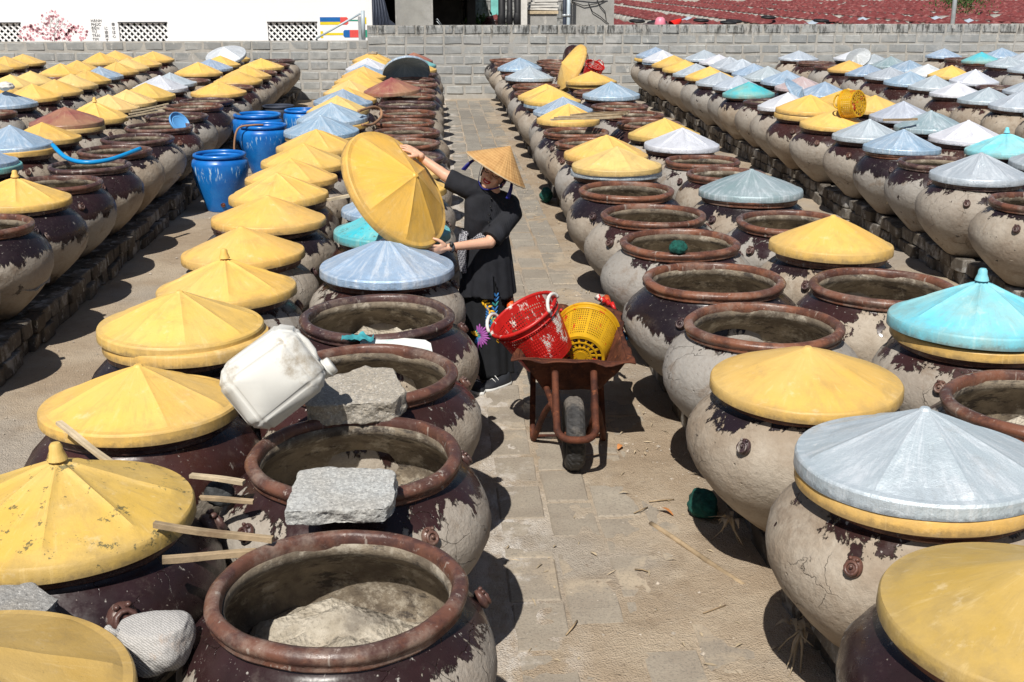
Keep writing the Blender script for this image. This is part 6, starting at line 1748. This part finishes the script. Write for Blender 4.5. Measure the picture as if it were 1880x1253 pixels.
# embroidery: raised satin-stitch leaves and a flower on the front of the trousers
def skirt_pt(x, z, off=0.010):
    t = (0.80 - z) / 0.73; c = Vector((0.322, 7.15, 0)).lerp(Vector((0.330, 7.145, 0)), t); r = 0.130 + 0.030 * max(t, 0) ** .75
    u = max(-0.98, min(0.98, (x - c.x) / (r + .012))); a = -math.acos(u)
    f_ = 0.014 * (t ** 0.8) * (math.sin(6 * a + 4 + 0.8 * math.sin(2 * a)) * 0.6 + 0.5 * noise.noise(Vector((math.cos(a) * 2.3, math.sin(a) * 2.3, 4 + t * 0.8))) + 0.35 * math.sin(6 * 2.3 * a + 8))
    r2 = r + f_ + off
    return Vector((c.x + r2 * math.cos(a), c.y + 0.78 * r2 * math.sin(a), z))
def petal(B, x, z, ang, L, w):
    d = (math.sin(ang), math.cos(ang)); s_ = (d[1], -d[0]); o_ = len(B.v); n = 6
    for i in range(n + 1):
        t = i / n; ww = w * math.sin(PI * (0.06 + .9 * t))
        for q in (-1, 0, 1):
            B.v.append(tuple(skirt_pt(x + d[0] * L * t + s_[0] * ww * q, z + d[1] * L * t + s_[1] * ww * q, 0.006 + 0.002 * (1 - abs(q)))))
    for i in range(n):
        for q in (0, 1): B.f.append((o_ + 3 * i + q, o_ + 3 * i + q + 1, o_ + 3 * i + q + 4, o_ + 3 * i + q + 3)); B.m.append(0)
By, Bb, Bp, Bt, Bf = MB(), MB(), MB(), MB(), MB()
for k in range(11):                       # yellow spray, bends down
    t = k / 10; x = 0.290 + 0.085 * t + 0.025 * math.sin(t * 3); z = 0.575 - 0.25 * t ** 1.1
    for s_ in (-1, 1): petal(By, x, z, PI * (0.86 - .25 * t) + s_ * 0.75 + (-.5 if t < .3 else 0), 0.032, 0.0075)
for k in range(9):                        # blue spray, upright
    t = k / 8; x = 0.350 + 0.03 * t; z = 0.36 + 0.235 * t
    for s_ in (-1, 1): petal(Bb if k % 3 else Bt, x, z, s_ * 0.6, 0.038, 0.0065)
for k in range(8):
    t = k / 7; petal(Bb, 0.325 + .008 * t, 0.40 + .12 * t, -0.7, 0.03, 0.007); petal(Bt, 0.335 + .006 * t, 0.35 + .1 * t, 0.5, 0.028, .006)
for k in range(13):                       # purple flower, left
    a = -0.2 + 3.4 * k / 12; petal(Bp, 0.262 + .012 * math.sin(a), 0.345 + .012 * math.cos(a), a, 0.055 + .012 * (k % 2), 0.0085)
for k in range(7): petal(Bp, 0.255 - .004 * k, 0.30 - .012 * k, 3.3 - .1 * k, 0.04, 0.007)
for k in range(7): petal(Bt, 0.240 + .004 * k, 0.355 - .004 * k, 0.3 + .5 * k, 0.03, 0.007)
for k in range(6): petal(Bf, 0.232, 0.350, -0.6 + .5 * k, 0.026, 0.006); petal(Bb, 0.236, 0.315, 0.8 + .4 * k, 0.026, 0.006)
for nm, BB, mt_ in (('embroidery', By, 'emb_yellow'), ('embroidered_flower_centre', Bf, 'emb_yellow'), ('embroidery', Bb, 'emb_blue'), ('embroidery', Bp, 'emb_purple'), ('embroidery', Bt, 'emb_teal')):
    o = Wm(nm, BB.mesh(nm, mt_, fixn=False)); so = o.modifiers.new('t', 'SOLIDIFY'); so.thickness = 0.002; so.offset = 1
# watch
wd = (EL - WLe).normalized(); wc = WLe + wd * 0.018
q = wd.to_track_quat('Z', 'Y')
B = MB(); B.tube([wc + q @ Vector((0.0265 * math.cos(a), 0.0265 * math.sin(a), 0)) for a in [2 * PI * i / 24 for i in range(24)]], 0.0085, 8, closed=True); fm('watch_strap', B, 'watch_band')
B = MB(); B.ball(wc + Vector((0, -0.024, 0.016)), (0.014, 0.008, 0.014), 12, 8); fm('watch_face', B, 'frame_black')
B = MB(); cuff = WRi + (ER - WRi).normalized() * 0.012; qq = (ER - WRi).normalized().to_track_quat('Z', 'Y')
B.tube([cuff + qq @ Vector((0.0245 * math.cos(a), 0.0245 * math.sin(a), 0)) for a in [2 * PI * i / 24 for i in range(24)]], 0.0022, 6, closed=True); fm('bracelet', B, 'emb_yellow')
# shoes
for k, (x, y, an) in enumerate(((0.238, 7.00, 0.25), (0.375, 7.02, -0.85))):
    so_ = link('shoe', None, wo, Vector((x, y, 0.004)) - WL, (0, 0, an))
    B = MB(); n = 14; prev = []
    def shoe_ring(t):
        w = 0.034 + 0.012 * math.sin(PI * min(1, t * 1.05)) + (0.004 if t > .6 else 0); w *= (1 - max(0, t - .82) * 3.2)
        h = 0.074 - 0.045 * t ** 0.8; h = max(0.026, h)
        if t < 0.06: w *= .72
        return w, h, 0.11 - 0.245 * t
    for (nm, mt_, z0, hs) in (('upper', 'shoe_black', 0.020, 1.0), ('sole', 'sole_white', 0.0, 0)):
        B = MB(); seg = 20
        for i in range(n + 1):
            w, h, yy = shoe_ring(i / n)
            for j in range(seg):
                a = 2 * PI * j / seg
                if hs: B.v.append((w * math.cos(a), yy, z0 + max(0, math.sin(a)) * h + min(0, math.sin(a)) * 0.006))
                else: B.v.append((w * 1.07 * (abs(math.cos(a)) ** .4) * (1 if math.cos(a) > 0 else -1), yy * 1.03 - .0, 0.013 + 0.012 * (1 if math.sin(a) > 0 else -1) * abs(math.sin(a)) ** .4))
        for i in range(n):
            for j in range(seg): B.f.append((i * seg + j, i * seg + (j + 1) % seg, (i + 1) * seg + (j + 1) % seg, (i + 1) * seg + j)); B.m.append(0)
        B.f.append(tuple(range(seg))); B.m.append(0); B.f.append(tuple(n * seg + j for j in range(seg))); B.m.append(0)
        link(nm, B.mesh(nm, mt_), so_)
    B = MB()
    for q_ in range(3): B.tube([(-0.030, -0.01 - .025 * q_, 0.060 - .008 * q_), (0, -0.012 - .025 * q_, 0.082 - .012 * q_), (0.030, -0.01 - .025 * q_, 0.060 - .008 * q_)], .0025, 5)
    link('laces', B.mesh('laces', 'sole_white'), so_)
